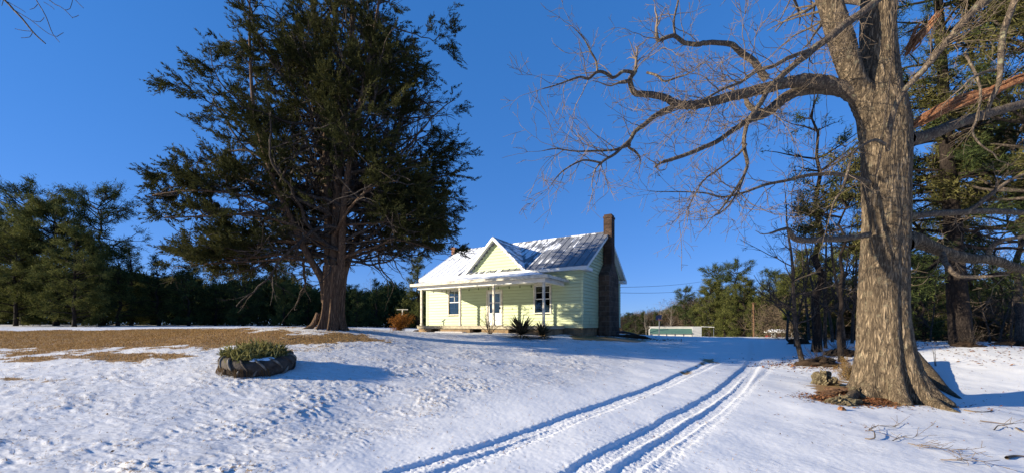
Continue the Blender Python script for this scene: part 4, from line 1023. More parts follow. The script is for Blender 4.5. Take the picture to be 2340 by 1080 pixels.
L_.append((limb([(2205,120,4,-1.5),(2240,200,3.4,-1.6),(2232,270,3,-1.6),(2222,300,3,-1.6),(2240,330,2.6,-1.6),(2270,350,2,-1.6)]), 4, 1.2))
# limbs out of the frame, for the shadows and another point of view
for (az, el, z0_, Ln_, r_) in ((20, 35, 9.2, 7, .14), (95, 30, 9.5, 7, .15), (200, 45, 11, 6, .12), (-60, 40, 10.6, 7, .13), (150, 45, 11.5, 5, .10)):
    t_ = Tubes(); d = np.array([math.cos(math.radians(az)) * math.cos(math.radians(el)), math.sin(math.radians(az)) * math.cos(math.radians(el)), math.sin(math.radians(el))])
    i = np.argmin(np.abs(pp[:, 2] - z0_)); grow(t_, pp[i], d, Ln_, r_, 0, rng, dict(seg=.35, kink=.16, up=.02, dens=[1.1, 1.6, 1.6, 0], ang=(.5, 1.1), shrink=(.35, .6), rmin=.005, maxlv=3)); loc0(t_.build('limb', M['oaklimb'], oak, loc=obase))
# broken limbs, split orange wood
def shard(pts_, name='broken_limb'):
    t_ = Tubes()
    base = [OP(p[0], p[1], p[3]) for p in pts_]; rr0 = [p[2] / F * OY for p in pts_]
    for k in range(26):
        off = rng.normal(0, .40, 3) * rr0[1]; a, b_ = spline([bq + off * rng.uniform(.6, 1.4) for bq in base], [x * rng.uniform(.14, .40) for x in rr0], .08, .22, rng)
        i0 = int(rng.integers(0, max(1, len(a) // 4))) if k > 5 else 0; i1 = i0 + int(rng.integers(len(a) // 3, len(a))); a = a[i0:i1]; b_ = b_[i0:i1]
        t_.add(a, b_ * np.minimum(1, np.minimum(np.arange(len(a)) + .3, len(a) - np.arange(len(a)) - .7) / 4), 5)
    o = loc0(t_.build(name, M['broken'], oak, loc=obase)); o['label'] = 'splintered orange broken limb'; return o
shard([(2082,296,14,-.3),(2120,272,15,-.4),(2170,246,15,-.5),(2220,226,14,-.6),(2270,206,13,-.7),(2320,186,13,-.8),(2400,160,12,-1)])
shard([(2068,130,9,.2),(2088,100,11,.1),(2110,70,11,0),(2135,40,9,-.1),(2150,20,5,-.1)])
L_.append((limb([(2075,320,20,.1),(2120,310,18,.2),(2180,285,16,.3),(2250,262,14,.4),(2350,235,12,.5)], sides=10), 2, 1.2))
# twigs over every limb
TW = Tubes()
pt_ = dict(seg=.09, kink=.17, up=.02, dens=[3.6, 4.4, 4.0, 0], ang=(.45, 1.15), shrink=(.35, .62), rmin=.0034, maxlv=3, t0=.1)
for (a, b_), dens, mx in L_:
    dl = np.linalg.norm(np.diff(a, axis=0), axis=1); tot = dl.sum(); n = int(dens * tot * .72) + 1
    for _ in range(n):
        i = min(len(a) - 2, int(len(a) * rng.uniform(.08, 1) ** .8)); t_ = a[i + 1] - a[i]; t_ /= np.linalg.norm(t_)
        if b_[i] > .22: continue
        d = rot_about(t_, perp(t_, rng), rng.uniform(.5, 1.2)); d = d + np.array([-.25, -.15, -.05])
        L = min(mx, 2.2) * rng.uniform(.25, .75); grow(TW, a[i], d, L, min(.011, b_[i] * .5, .004 + .006 * L), 1 if L < 1 else 0, rng, pt_)
    if b_[-1] < .04: grow(TW, a[-1], a[-1] - a[-3], min(mx, 1.3) * .6, b_[-1] * .8, 0, rng, pt_)
print('oak twigs', TW.n)
loc0(TW.build('twigs', M['oaktwig'], oak, loc=obase))
# vines and a dangling twig
for (u0, v0, u1, v1, dy, r) in ((2052, -20, 1988, 470, -.75, .012), (2046, -30, 1996, 420, -.78, .009), (1832, -40, 1846, 330, -1.4, .005), (1848, -40, 1855, 420, -1.5, .005), (1870, -40, 1884, 340, -1.6, .004)):
    n = 22; t_ = Tubes(); pts = []
    for i in range(n + 1):
        k = i / n; pts.append(OP(u0 + (u1 - u0) * k + 10 * math.sin(k * 3) + rng.normal(0, 1.2), v0 + (v1 - v0) * k, dy))
    t_.add(pts, [r] * (n + 1), 5); loc0(t_.build('vine', M['greybark'], oak, loc=obase))
pts = [OP(1553, 440, -1.9), OP(1551, 500, -1.9), OP(1556, 540, -1.9), OP(1558, 580, -1.9), OP(1557, 618, -1.9)]
t_ = Tubes(); t_.add(pts, [.006, .005, .006, .005, .004], 5)
for u, v, du, dv in ((1558, 604, 14, 1), (1557, 588, -8, -6), (1552, 520, -8, 12), (1557, 612, 5, -5), (1551, 480, 9, 9)): t_.add([OP(u, v, -1.9), OP(u + du, v + dv, -1.85)], [.004, .003], 4)
loc0(t_.build('hanging_twig', M['oaktwig'], oak, loc=obase))

# ---------------------------------------------------------------- generic trees
def make_pine(name, h, R, clear, seed, mat, dens=1.0, needle=.26, nw=.05, top='round', bark='pinebark', conic=False, per=13, droop=0.0, tr=None):
    rng = np.random.default_rng(seed); T = Tubes(); tips = []
    root = empty(name, (0, 0, 0)); r0 = tr or h * .014 + .05
    n = 14; pts = np.array([[rng.normal(0, .03) * i ** .7, rng.normal(0, .03) * i ** .7, -0.3 + (h + .3) * i / n] for i in range(n + 1)])
    rs_ = r0 * (1 - .93 * np.arange(n + 1) / n); rs_[0] *= 1.3; T.add(pts, rs_, 9)
    tn_o = mesh_trunk = T.build('trunk', M[bark], root)
    B = Tubes(); z = clear
    while z < h * .985:
        k = (z - clear) / (h - clear)
        if conic: Lm = R * (1 - k) ** .85 * (1 if k > .06 else .75)
        else: Lm = R * math.sqrt(max(.02, 1 - (2 * k - .9) ** 2)) if k > .45 else R * (.75 + .55 * k)
        for q in range(rng.integers(2, 5)):
            a = rng.uniform(0, 2 * np.pi); L = Lm * rng.uniform(.55, 1.12); el = (.15 + .55 * k) - droop
            d = np.array([math.cos(a), math.sin(a), el]); i = min(n - 1, int((z + .3) / (h + .3) * n)); p0 = pts[i] + (pts[i + 1] - pts[i]) * ((z + .3) / (h + .3) * n - i)
            tp = []; grow(B, p0, d, L, .02 + .012 * L, 0, rng, dict(seg=.45, kink=.10, up=.06, dens=[1.1 * dens, 1.0 * dens, 0], ang=(.4, 1.0), shrink=(.3, .55), rmin=.008, maxlv=2, t0=.35, leaflv=1), tp)
            tips += tp
        z += rng.uniform(.35, .75) / max(.6, dens)
    B.build('branches', M[bark], root)
    p = np.array([t_[0] for t_ in tips]); d = np.array([t_[1] for t_ in tips]); d[:, 2] += .35
    tone = np.clip(.45 + .25 * rng.normal(0, 1, len(p)), 0, 1)
    put_leaves('foliage', [leaves(p, d, per, needle, nw, needle * .55, .9, rng, tone, .2)], M[mat], root)
    root['_h'] = h; return root
def make_bare(name, h, seed, mat='greybark', fork=.25, spread=.45, dens=1.0, r0=None, lean=(0, 0), rmin=.007):
    rng = np.random.default_rng(seed); root = empty(name, (0, 0, 0)); T = Tubes(); B = Tubes(); r0 = r0 or h * .011 + .02
    n = 12; pts = [np.array([0, 0, -.3])]; d = np.array([lean[0], lean[1], 1.0]); d /= np.linalg.norm(d)
    for i in range(n): d = d + rng.normal(0, .05, 3); d[2] += .05; d /= np.linalg.norm(d); pts.append(pts[-1] + d * (h * .85) / n)
    pts = np.array(pts); rs_ = r0 * (1 - .85 * np.arange(n + 1) / n); T.add(pts, rs_, 8); T.build('trunk', M[mat], root)
    pr = dict(seg=.3, kink=.13, up=.10, dens=[1.5 * dens, 1.8 * dens, 1.6 * dens, 0], ang=(.35, .9), shrink=(.38, .62), rmin=rmin, maxlv=3, t0=.2)
    for i in range(int(n * fork), n + 1):
        for q in range(rng.integers(1, 4)):
            a = rng.uniform(0, 2 * np.pi); dd = np.array([math.cos(a) * spread, math.sin(a) * spread, rng.uniform(.3, .8)])
            grow(B, pts[i], dd, h * rng.uniform(.18, .38) * (1.1 - .5 * i / n), rs_[i] * .5, 0, rng, pr)
    B.build('crown', M[mat], root); return root
def copy_tree(o, loc, rz=0, s=1.0, name=None, sz=None):
    c = o.copy(); C.objects.link(c); c.location = loc; c.rotation_euler = (0, 0, rz); c.scale = (s, s, sz or s)
    for k in ('label', 'category', 'group', '_h'):
        if k in c: del c[k]
    if name: c.name = name
    for ch in list(o.children):
        d = ch.copy(); C.objects.link(d); d.parent = c
    return c
used = set()
def place(o, u, Y, rz, s, label, cat='tree', group=None, dz=0, sz=None, x=None, name=None):
    X = (u - 1170) / F * Y if x is None else x
    loc = (X, Y, g(X, Y) + dz)
    if o.name not in used: used.add(o.name); c = o; c.location = loc; c.rotation_euler = (0, 0, rz); c.scale = (s, s, sz or s)
    else: c = copy_tree(o, loc, rz, s, None, sz)
    if '_h' in c: del c['_h']
    return tag(c, label, cat, group)

def wide(name, h, seed): return make_pine(name, h, h * .30, h * .12, seed, 'pine', 1.25, .32, .055, per=14)
pA = make_pine('pine_tree', 14.0, 4.6, 0.8, 101, 'pine2', 1.15, .34, .06, per=16)          # leafy to the ground
pB = make_pine('pine_tree', 14.5, 4.4, 6.5, 102, 'pine', 1.0, .32, .055, per=13)           # bare stem, rounded head
pC = make_pine('evergreen_tree', 7.0, 2.6, .5, 103, 'pine', 1.3, .26, .05, conic=True, per=12)
pD = make_pine('evergreen_tree', 10.0, 3.2, .6, 104, 'pine2', 1.3, .30, .055, conic=True, per=13)
pE = make_pine('evergreen_tree', 6.0, 2.3, .4, 105, 'pine', 1.3, .24, .05, per=12)
bA = make_bare('bare_tree', 9.0, 201, spread=.6); bB = make_bare('bare_tree', 11.0, 202, 'palebark', .35, .5); bC = make_bare('bare_tree', 8.0, 203, 'greybark', .2, .9)

GL = 'dark trees along the left edge of the lawn'
place(pB, 52, 40, .4, .97, 'tall pine with an open rounded crown at the far left edge of the picture', group=GL)
place(pA, 128, 36, 1.2, .86, 'yellowish green bushy pine second from the left, leafy to the ground', group=GL)
place(pB, 232, 39, 2.9, .95, 'tall pine with spreading rounded crown and bare upper stem right of the bushy pine', group=GL)
place(pA, -40, 36, 3.3, .78, 'dense pine cut off by the left border of the photograph', group=GL)
place(pA, 36, 34, 5.1, .62, 'low bushy pine in front of the tall pines at the far left', group=GL)
place(pA, 170, 33, 4.1, .60, 'low bushy sunlit pine before the second tall pine from the left', group=GL)
place(pC, 270, 37, 4.1, 1.1, 'dark conical evergreen filling the gap right of the bushy pines', group=GL)
place(pD, 190, 38, .5, .62, 'short dark evergreen under the tall rounded pine', group=GL)
place(pD, 300, 40, 2.5, .85, 'dark evergreen behind the left skirt of the big cedar', group=GL)
place(pC, 362, 40, 1.5, 1.05, 'dark conical evergreen just left under the cedar crown', group=GL)
place(pE, 430, 40, .2, 1.05, 'rounded dark evergreen in the shaded row, left of the middle', group=GL)
place(pC, 492, 42, 3.4, .95, 'narrow dark evergreen in the middle of the shaded row', group=GL)
place(pE, 556, 40, 4.3, 1.0, 'round dark evergreen in the shaded row beneath the cedar boughs', group=GL)
place(pD, 648, 40, 1.9, .66, 'brighter green pointed evergreen close left of the cedar trunk', group=GL)
place(pC, 705, 43, 5.9, .72, 'small dark evergreen touching the cedar trunk on its left', group=GL)
place(pE, 815, 40, 2.2, .62, 'low olive evergreen bush close right of the cedar trunk', group=GL)
place(pC, 862, 44, .9, .80, 'small dark evergreen between the cedar trunk and the orange shrub', group=GL)
place(pE, 800, 47, 3.7, .85, 'dark evergreen behind the low olive bush right of the cedar trunk', group=GL)
place(pD, 955, 40, 4.8, .80, 'dark evergreen directly behind the left end of the porch', group=GL)
place(bB, 838, 50, .3, .62, 'bare grey tree rising behind the evergreens right of the cedar trunk', group=GL)
place(bB, 880, 52, 2.1, .55, 'lower bare grey tree behind the orange shrub', group=GL)
place(bA, 420, 46, 2.1, .9, 'leafless tree lost in the dark row left of the middle', group=GL)
place(bA, 590, 46, 4.1, .8, 'leafless tree in the dark row right of the middle', group=GL)

GR = 'far trees beyond the drive'
for u, Y, o, rz, s, lb in [(1440, 88, pE, 1.0, 1.0, 'far low evergreen seen close right of the chimney'), (1470, 90, pC, 2.0, .95, 'far small conical evergreen above the left end of the green-roofed shed'),
        (1528, 84, bB, 1.1, .82, 'far pale bare tree over the green-roofed shed'), (1497, 80, bC, 3.1, .9, 'far brownish bare tree behind the basketball hoop'),
        (1566, 84, pB, 1.7, .78, 'far slender pine with a small round head above the shed'), (1586, 80, pE, 4.1, 1.15, 'far dark round evergreen right of the slender pine'),
        (1622, 74, pA, 2.7, .86, 'far tall dense pine left of the wooden pole'), (1655, 70, pD, .6, .92, 'far bright green conical evergreen left of the wooden pole'),
        (1700, 66, pA, 4.0, .80, 'far broad pine directly behind the wooden pole'), (1742, 64, pD, 5.0, 1.05, 'far pine above the left end of the snowy carport'),
        (1775, 66, pB, 3.6, .85, 'far tall pine above the middle of the snowy carport'), (1815, 60, pA, 5.6, .82, 'far bushy pine above the right end of the snowy carport'),
        (1600, 86, bA, .6, .85, 'far bare tree between the two tall far pines'), (1420, 92, bC, 2.5, .9, 'far bare tree half hidden by the chimney'), (1455, 78, bA, 1.8, .62, 'far low bare tree between chimney and shed'), (1478, 84, bB, 2.8, .62, 'far pale bare tree left above the basketball hoop'), (1510, 90, bB, 5.0, .85, 'tallest far bare tree above the green-roofed shed'), (1548, 88, bC, 1.4, .9, 'far grey bare tree just left of the slender pine'), (1640, 88, pB, 2.2, 1.15, 'far open-crowned pine behind the bright green conical evergreen'), (1680, 80, pB, 5.1, 1.1, 'far open-crowned pine left above the wooden pole'), (1725, 76, bB, .4, 1.0, 'far bare tree rising behind the wooden pole'), (1500, 88, pC, .7, .9, 'far small evergreen behind the basketball hoop')]:
    place(o, u, Y, rz, s, lb, group=GR)
place(bC, 1395, 46, 1.0, .95, 'pale bare tree behind the right edge of the stone chimney')
place(bB, 1330, 52, 4.0, 1.15, 'pale bare tree whose top shows over the roof ridge')

# trees of the wood on the right, behind the oak
GW = 'trees in the wood behind the oak'
bt = make_bare('leaning_bare_tree', 8.2, 311, 'greybark', .30, 1.0, 1.35, .10, (-.30, .0), .006)
place(bt, 1838, 16.0, 0, 1.05, 'dark bare tree leaning left over the drive', group=GW)
pw = make_pine('tall_pine', 12.5, 2.0, 5.6, 312, 'pine', .62, .20, .035, per=15, tr=.19)
place(pw, 1866, 17.5, 0, 1.0, 'tall straight pine with dark grey stem just left of the oak', group=GW)
bs = make_bare('bare_tree', 8.5, 313, 'greybark', .30, .6, 1.1, .085, (.05, 0), .006)
for u, Y, rz, s, sz, lb in [(1818, 19, .5, .8, .9, 'thin bare tree behind the leaning tree, nearest the carport'), (1888, 18, 1.7, 1.0, 1.1, 'slim bare tree right beside the straight pine'),
        (1902, 20, 3.0, .9, 1.0, 'second slim bare tree right of the straight pine'), (1926, 17, 4.2, .95, 1.05, 'bare tree forked low, midway between straight pine and oak'),
        (1946, 19, 5.1, .85, .95, 'thin bare tree nearest the left side of the oak trunk'), (1850, 24, 2.2, 1.0, 1.0, 'grey bare tree seen behind the leaning tree'), (1800, 24, 1.2, .9, .95, 'twiggy bare tree reaching left above the carport'), (1875, 23, 3.7, 1.0, 1.15, 'thin bare tree behind the straight pine'), (1914, 24, .9, 1.0, 1.2, 'bare tree at the back of the group left of the oak')]:
    place(bs, u, Y, rz, s, lb, group=GW, sz=sz)
for u, Y, o, rz, s, lb in [(1845, 30, pA, 1.0, .50, 'green bushy pine filling the gap behind the bare stems'), (1905, 32, pD, 2.0, .72, 'dark evergreen behind the slim bare trees'), (1862, 44, pA, .3, .55, 'bushy pine behind the foot of the leaning tree'),
        (1950, 30, pA, 3.0, .58, 'pine hidden partly by the left side of the oak trunk'), (2110, 27, pE, 4.4, .95, 'low dark evergreen between the oak and the thick pine'), (2140, 30, pA, 5.0, .50, 'bushy pine seen low between oak and thick pine'),
        (2250, 30, pE, .7, 1.0, 'olive evergreen right of the thick pine'), (2300, 33, pA, 2.5, .48, 'yellowish pine low near the right border'), (2215, 34, pD, 1.2, .6, 'evergreen close behind the thick pine'),
        (2380, 29, pD, 3.9, .6, 'evergreen at the right border of the picture')]:
    place(o, u, Y, rz, s, lb, group=GW)
for u, Y, rz, s, lb in [(2285, 24, .2, .75, 'pale bare sapling right of the thick pine'), (2312, 26, 1.3, .85, 'slender bare tree near the right border'), (2262, 27, 2.6, .8, 'thin bare tree close right of the thick pine'), (2335, 23, 3.9, .8, 'bare tree standing at the right border'), (2125, 25, 5.2, .6, 'thin bare tree between the oak and the thick pine')]:
    place(bs, u, Y, rz, s, lb, group=GW)
place(bB, 2292, 30, 2.2, .95, 'tall pale sycamore-like bare tree behind the right-hand wood', group=GW)
# thick dark pine
rng = np.random.default_rng(77)
tb = P(2198, 787, 17); tpb = Vector((tb.x, tb.y, g(tb.x, tb.y)))
tp_ = empty('thick_pine', tpb, 0, 'thick dark-stemmed pine with long level boughs, right of the oak', 'tree', GW)
def TP(u, v, dy=0): p = P(u, v, 17 + dy); return np.array([p.x, p.y, p.z])
T = Tubes(); pts, rs_ = spline([TP(2200, 800), TP(2198, 780), TP(2190, 700), TP(2182, 600), TP(2176, 500), TP(2166, 380), TP(2158, 250), TP(2150, 100), TP(2140, -80), TP(2130, -300)], [x / F * 17 for x in (25, 20.5, 18, 16, 14.5, 12.5, 10, 8.5, 6.5, 3)], .15, .02, rng)
T.add(pts, rs_, 16); loc0(T.build('trunk', M['pinebark'], tp_, loc=tpb))
B = Tubes(); tips = []
gpr = dict(seg=.3, kink=.11, up=-.01, dens=[1.2, 1.5, 0], ang=(.4, 1.0), shrink=(.3, .5), rmin=.008, maxlv=2, t0=.3, leaflv=1)
zz_ = 3.0
while zz_ < 15.5:
    i = int(np.argmin(np.abs(pts[:, 2] - tpb.z - zz_))); a = rng.uniform(0, 2 * np.pi); L = rng.uniform(2.2, 4.6) * (1 - .035 * max(0, zz_ - 5))
    grow(B, pts[i], [math.cos(a), math.sin(a), rng.uniform(-.1, .25)], L, .03 + .01 * L, 0, rng, gpr, tips); zz_ += .17
for (u, v, az) in ((2185, 560, -10), (2180, 640, -20), (2175, 520, 10), (2172, 440, -5), (2165, 400, -30)):
    a = math.radians(az)
    grow(B, TP(u, v), [math.cos(a), math.sin(a), .05], 4.6, .09, 0, rng, gpr, tips)
loc0(B.build('branches', M['pinebark'], tp_, loc=tpb))
p = np.array([t_[0] for t_ in tips]); d = np.array([t_[1] for t_ in tips]); d[:, 2] += .3
loc0(put_leaves('foliage', [leaves(p, d, 22, .17, .026, .13, .9, rng, None, .3)], M['pine'], tp_, loc=tpb))
# yellowish cedar whose top fills the upper right
yc = make_pine('yellowish_cedar', 14.0, 5.6, 6.0, 401, 'yellowgreen', 1.5, .20, .05, per=18, bark='greybark', tr=.2)
place(yc, 2400, 14.5, 0, 1.0, 'yellowish green cedar hanging over the upper right corner', group=GW)
place(yc, 2330, 21, 2.0, .95, 'second yellowish cedar, mostly beyond the right border', group=GW)
ys = make_pine('young_pine', 8.8, 1.9, 4.6, 402, 'yellowgreen', 1.3, .20, .04, per=14, tr=.10)
place(ys, 1925, 15.5, 0, 1.0, 'olive pine whose head shows left of the oak trunk', group=GW)

# trees outside the frame on the left that shade roof and drive, one shows its twigs
T = Tubes(); tw = empty('bare_tree', (-12.0, -1.5, g(-12.0, -1.5)), 0, 'bare tree off the top left corner, only its dark drooping twig tips show', 'tree')
tl = Vector((-12.0, -1.5, g(-12.0, -1.5))); rng = np.random.default_rng(3)
a, b_ = spline([tl - U * .3, tl + Vector((.1, 0, 3)), tl + Vector((.3, .1, 6.0)), tl + Vector((.6, .2, 9))], [.16, .13, .10, .04], .2, .02, rng); T.add(a, b_, 10)
loc0(T.build('trunk', M['greybark'], tw, loc=tl)); T = Tubes()
def LP(u, v): p = P(u, v, 6.0); return np.array([p.x, p.y, p.z])
for ln_, r0_ in (([tuple(a[-8]), LP(-160, -140), LP(-60, -60), LP(10, 0), LP(32, 24), LP(50, 42), LP(74, 72), LP(90, 88), LP(104, 100)], .02), ([LP(30, 22), LP(50, 34), LP(70, 46), LP(90, 62), LP(112, 78), LP(130, 84)], .006),
               ([LP(-30, -80), LP(60, -30), LP(86, 6), LP(104, 36), LP(117, 70), LP(125, 84), LP(136, 97)], .008), ([LP(60, -70), LP(112, 0), LP(135, 14), LP(150, 25), LP(166, 42)], .007), ([LP(120, -60), LP(172, 0), LP(191, 19)], .006),
               ([LP(148, 23), LP(160, 20), LP(166, 0)], .004), ([LP(72, 72), LP(52, 70), LP(34, 66)], .004), ([LP(74, 74), LP(68, 85), LP(48, 87)], .004), ([LP(75, 48), LP(92, 50), LP(101, 40)], .004), ([LP(164, 40), LP(172, 39), LP(180, 35)], .004), ([LP(130, 84), LP(138, 79), LP(145, 75)], .004),
               ([LP(8, 0), LP(4, 14)], .004), ([LP(18, 5), LP(48, 22), LP(58, 29)], .005), ([LP(100, 5), LP(118, 16), LP(124, 22)], .004), ([LP(86, 10), LP(78, 19), LP(68, 22)], .004)):
    a_, b2 = spline([np.array(q_) for q_ in ln_], list(np.linspace(r0_, max(.0035, r0_ * .4), len(ln_))), .08); T.add(a_, b2, 5)
for q in range(10):
    aa = rng.uniform(0, 2 * np.pi); grow(T, a[int(len(a) * rng.uniform(.5, .98))], [.6 * math.cos(aa) - .9, .6 * math.sin(aa) - .9, .7], 1.9, .04, 0, rng, dict(seg=.25, kink=.12, up=.02, dens=[1.6, 1.8, 0], ang=(.4, .9), shrink=(.4, .6), rmin=.005, maxlv=2))
loc0(T.build('crown', M['greybark'], tw, loc=tl))

M['brushwood'] = mat_leaf('winter_brushwood', (0.03, 0.022, 0.016), (0.10, 0.075, 0.05), (0.20, 0.15, 0.10), 0.0)
# far woodland closing the horizon: one mass nobody could count
rng = np.random.default_rng(9)
def wood(name, spans, mat, label, dens, hh, ln=.55, wd=.12, bias=.6):
    cs = []
    for (x0, y0, x1, y1, h0, h1) in spans:
        L = math.hypot(x1 - x0, y1 - y0); n = int(L * dens)
        for _ in range(n):
            k = rng.uniform(0, 1); x = x0 + (x1 - x0) * k + rng.normal(0, 1.8); y = y0 + (y1 - y0) * k + rng.normal(0, 1.8)
            h = (h0 + (h1 - h0) * k) * (.62 + .5 * vnoise(np.array([x * .35 + y * .21]), np.array([3.3]), 5)[0]); cs.append((x, y, g(x, y) + h * rng.uniform(0, 1) ** .8))
    cs = np.array(cs); d = rng.normal(0, 1, cs.shape); d[:, 2] = np.abs(d[:, 2]) + .5; d /= np.linalg.norm(d, axis=1)[:, None]
    tone = np.clip(.4 + (fbm(cs[:, 0] * .3, cs[:, 2] * .4 + cs[:, 1] * .3, 4, 2) - .5) * 1.3, 0, 1)
    return tag(put_leaves(name, [leaves(cs, d, 7, ln, wd, .32, bias, rng, tone)], M[mat], None), label, 'woodland', kind='stuff')
wood('woodland', [(-75, 42, -40, 47, 7, 7), (-40, 47, -20, 49, 6, 5.5), (-20, 49, -6, 52, 5.2, 5)], 'pine', 'dark evergreen woodland behind the lawn on the left', 420, 1)
wood('woodland', [(14, 98, 30, 98, 3.5, 5), (30, 98, 40, 96, 5.5, 6.5), (40, 92, 48, 62, 9, 8), (34, 42, 60, 30, 5.5, 6), (25, 35, 60, 26, 3, 5)], 'brushwood', 'brownish winter undergrowth and bare woodland in the far right distance', 260, 1, 1.0, .045, 1.0)
wood('woodland', [(26, 99, 34, 99, 4.5, 5.5), (36, 98, 48, 98, 6, 9), (42, 80, 55, 45, 9, 8), (36, 45, 62, 32, 6, 7)], 'pine', 'far evergreen woodland beyond the drive and behind the oak', 260, 1)
# ================================================================== smaller things
rng = np.random.default_rng(21)
M['rubber'] = mat_simple('weathered_tyre_rubber', (0.055, 0.043, 0.034), 0.7, 7, 0.8, 0.25, 0.5, 0.02)
M['paintedgrey'] = mat_simple('dusty_grey_lug_paint', (0.16, 0.14, 0.115), 0.7, 9, 0.85, 0.2, 0.5, 0.02)
M['soil'] = mat_simple('dark_soil', (0.06, 0.04, 0.028), 0.5, 14, 0.95, 0.1, 1.0, 0.03)
M['greenmetal'] = mat_simple('faded_green_metal', (0.075, 0.15, 0.115), 0.12, 2, 0.5, 0.3, 0.2, 0.01, (1, 1, 6))
M['greyboards'] = mat_simple('grey_boards', (0.34, 0.35, 0.35), 0.15, 3, 0.7, 0.2, 0.4, 0.02, (1, 1, 9))
M['palepanel'] = mat_simple('pale_panel', (0.50, 0.49, 0.45), 0.12, 2, 0.7, 0.2, 0.2, 0.01)
M['pole'] = mat_simple('brown_pole_wood', (0.13, 0.072, 0.04), 0.3, 8, 0.85, 0.15, 0.5, 0.01, (4, 4, .5))
M['navy'] = mat_simple('dark_blue_plastic', (0.035, 0.06, 0.12), 0.2, 3, 0.4, 0.4, 0.1, 0.01)
M['steel'] = mat_simple('grey_steel', (0.10, 0.11, 0.13), 0.2, 6, 0.5, 0.4, 0.1, 0.01)
M['red'] = mat_simple('dull_red_metal', (0.20, 0.03, 0.025), 0.25, 4, 0.6, 0.3, 0.2, 0.01)
M['tarp'] = mat_simple('black_tarp', (0.012, 0.013, 0.018), 0.4, 4, 0.5, 0.4, 0.8, 0.04)
M['fungus'] = mat_bark('lichen_wood', (0.06, 0.045, 0.028), (0.30, 0.25, 0.15), 14, 9, 0.03, lichen=(0.28, 0.26, 0.15))
M['leafsoil'] = mat_simple('rotting_leaves', (0.13, 0.075, 0.045), 0.6, 22, 0.95, 0.1, 1.0, 0.03)
M['wirem'] = mat_simple('black_wire', (0.02, 0.02, 0.022), 0.1, 4, 0.6, 0.2, 0, 0)

# ---- tractor tyre planter
pc_ = P(592, 826, 8.3); TX, TY = pc_.x, pc_.y
tz = g(TX, TY) - 0.05; RT = 0.50; rt_ = 0.185; HT = .185
ty = empty('tractor_tyre_planter', (TX, TY, tz), 0, 'old tractor tyre lying flat on the snow, turned into a planter', 'planter')
K1, K2 = 96, 20; co = []
slope_n = math.atan2(g(TX, TY + .7) - g(TX, TY - .7), 1.4); slope_x = math.atan2(g(TX + .7, TY) - g(TX - .7, TY), 1.4)
TR = Matrix.Rotation(slope_n, 4, 'X') @ Matrix.Rotation(-slope_x, 4, 'Y')
ty.rotation_euler = TR.to_euler()
for i in range(K1):
    a = 2 * math.pi * i / K1
    for j in range(K2):
        b_ = 2 * math.pi * j / K2; cx, sy = math.cos(b_), math.sin(b_)
        rr_ = RT + rt_ * (abs(cx) ** .75) * (1 if cx > 0 else -1) * (1.0 + .02 * math.sin(5 * a)); z = HT + HT * (abs(sy) ** .75) * (1 if sy > 0 else -1)
        co.append((rr_ * math.cos(a), rr_ * math.sin(a), z))
i_, j_ = np.meshgrid(np.arange(K1), np.arange(K2), indexing='ij')
q4 = np.stack([i_ * K2 + j_, ((i_ + 1) % K1) * K2 + j_, ((i_ + 1) % K1) * K2 + (j_ + 1) % K2, i_ * K2 + (j_ + 1) % K2], -1).reshape(-1, 4)
tyre = mesh_np('tyre', co, q4, M['rubber'], ty, smooth=True)
for i in range(28):      # chevron lugs round the tread
    t_ = Tubes(); a = 2 * math.pi * i / 28; up = i % 2; pts = []; rs_ = []
    for k in range(7):
        s = k / 6; b_ = (math.pi * .46) * (1 - s) if up else -(math.pi * .46) * (1 - s); aa = a + .30 * s
        cx, sy = math.cos(b_), math.sin(b_)
        rr_ = RT + (rt_ + .012) * abs(cx) ** .75; z = HT + (HT + .01) * (abs(sy) ** .75) * (1 if sy > 0 else -1); pts.append((rr_ * math.cos(aa), rr_ * math.sin(aa), z)); rs_.append(.024 if 0 < k < 6 else .012)
    t_.add(pts, rs_, 6); t_.build('tread_lug', M['paintedgrey'] if i % 3 else M['rubber'], tyre)
so_ = MB()
n = 40
pts = [((RT - .16) * math.cos(2 * math.pi * i / n), (RT - .16) * math.sin(2 * math.pi * i / n), HT * 1.45 + .02 * math.sin(i * 2.1)) for i in range(n)]
so_.slab(pts, (0, 0, -.1)); so_.build('soil', M['soil'], ty)
s_ = MB(); a0 = -.75
xs_, cs_ = [], []
for i in range(14):
    a = -1.25 + .75 * i / 13
    for j in range(6):
        b_ = math.pi * (.66 - .34 * j / 5) - (.10 * math.sin(i * .9) if j in (0, 5) else 0); cs_.append(((RT + (rt_ + .018) * math.cos(b_) * .98) * math.cos(a), (RT + (rt_ + .018) * math.cos(b_) * .98) * math.sin(a), HT + (HT + .02) * abs(math.sin(b_)) ** .75))
i2, j2_ = np.meshgrid(np.arange(13), np.arange(5), indexing='ij')
mesh_np('snow', cs_, np.stack([i2 * 6 + j2_, (i2 + 1) * 6 + j2_, (i2 + 1) * 6 + j2_ + 1, i2 * 6 + j2_ + 1], -1).reshape(-1, 4), M['lightroofsnow'], ty, smooth=True)
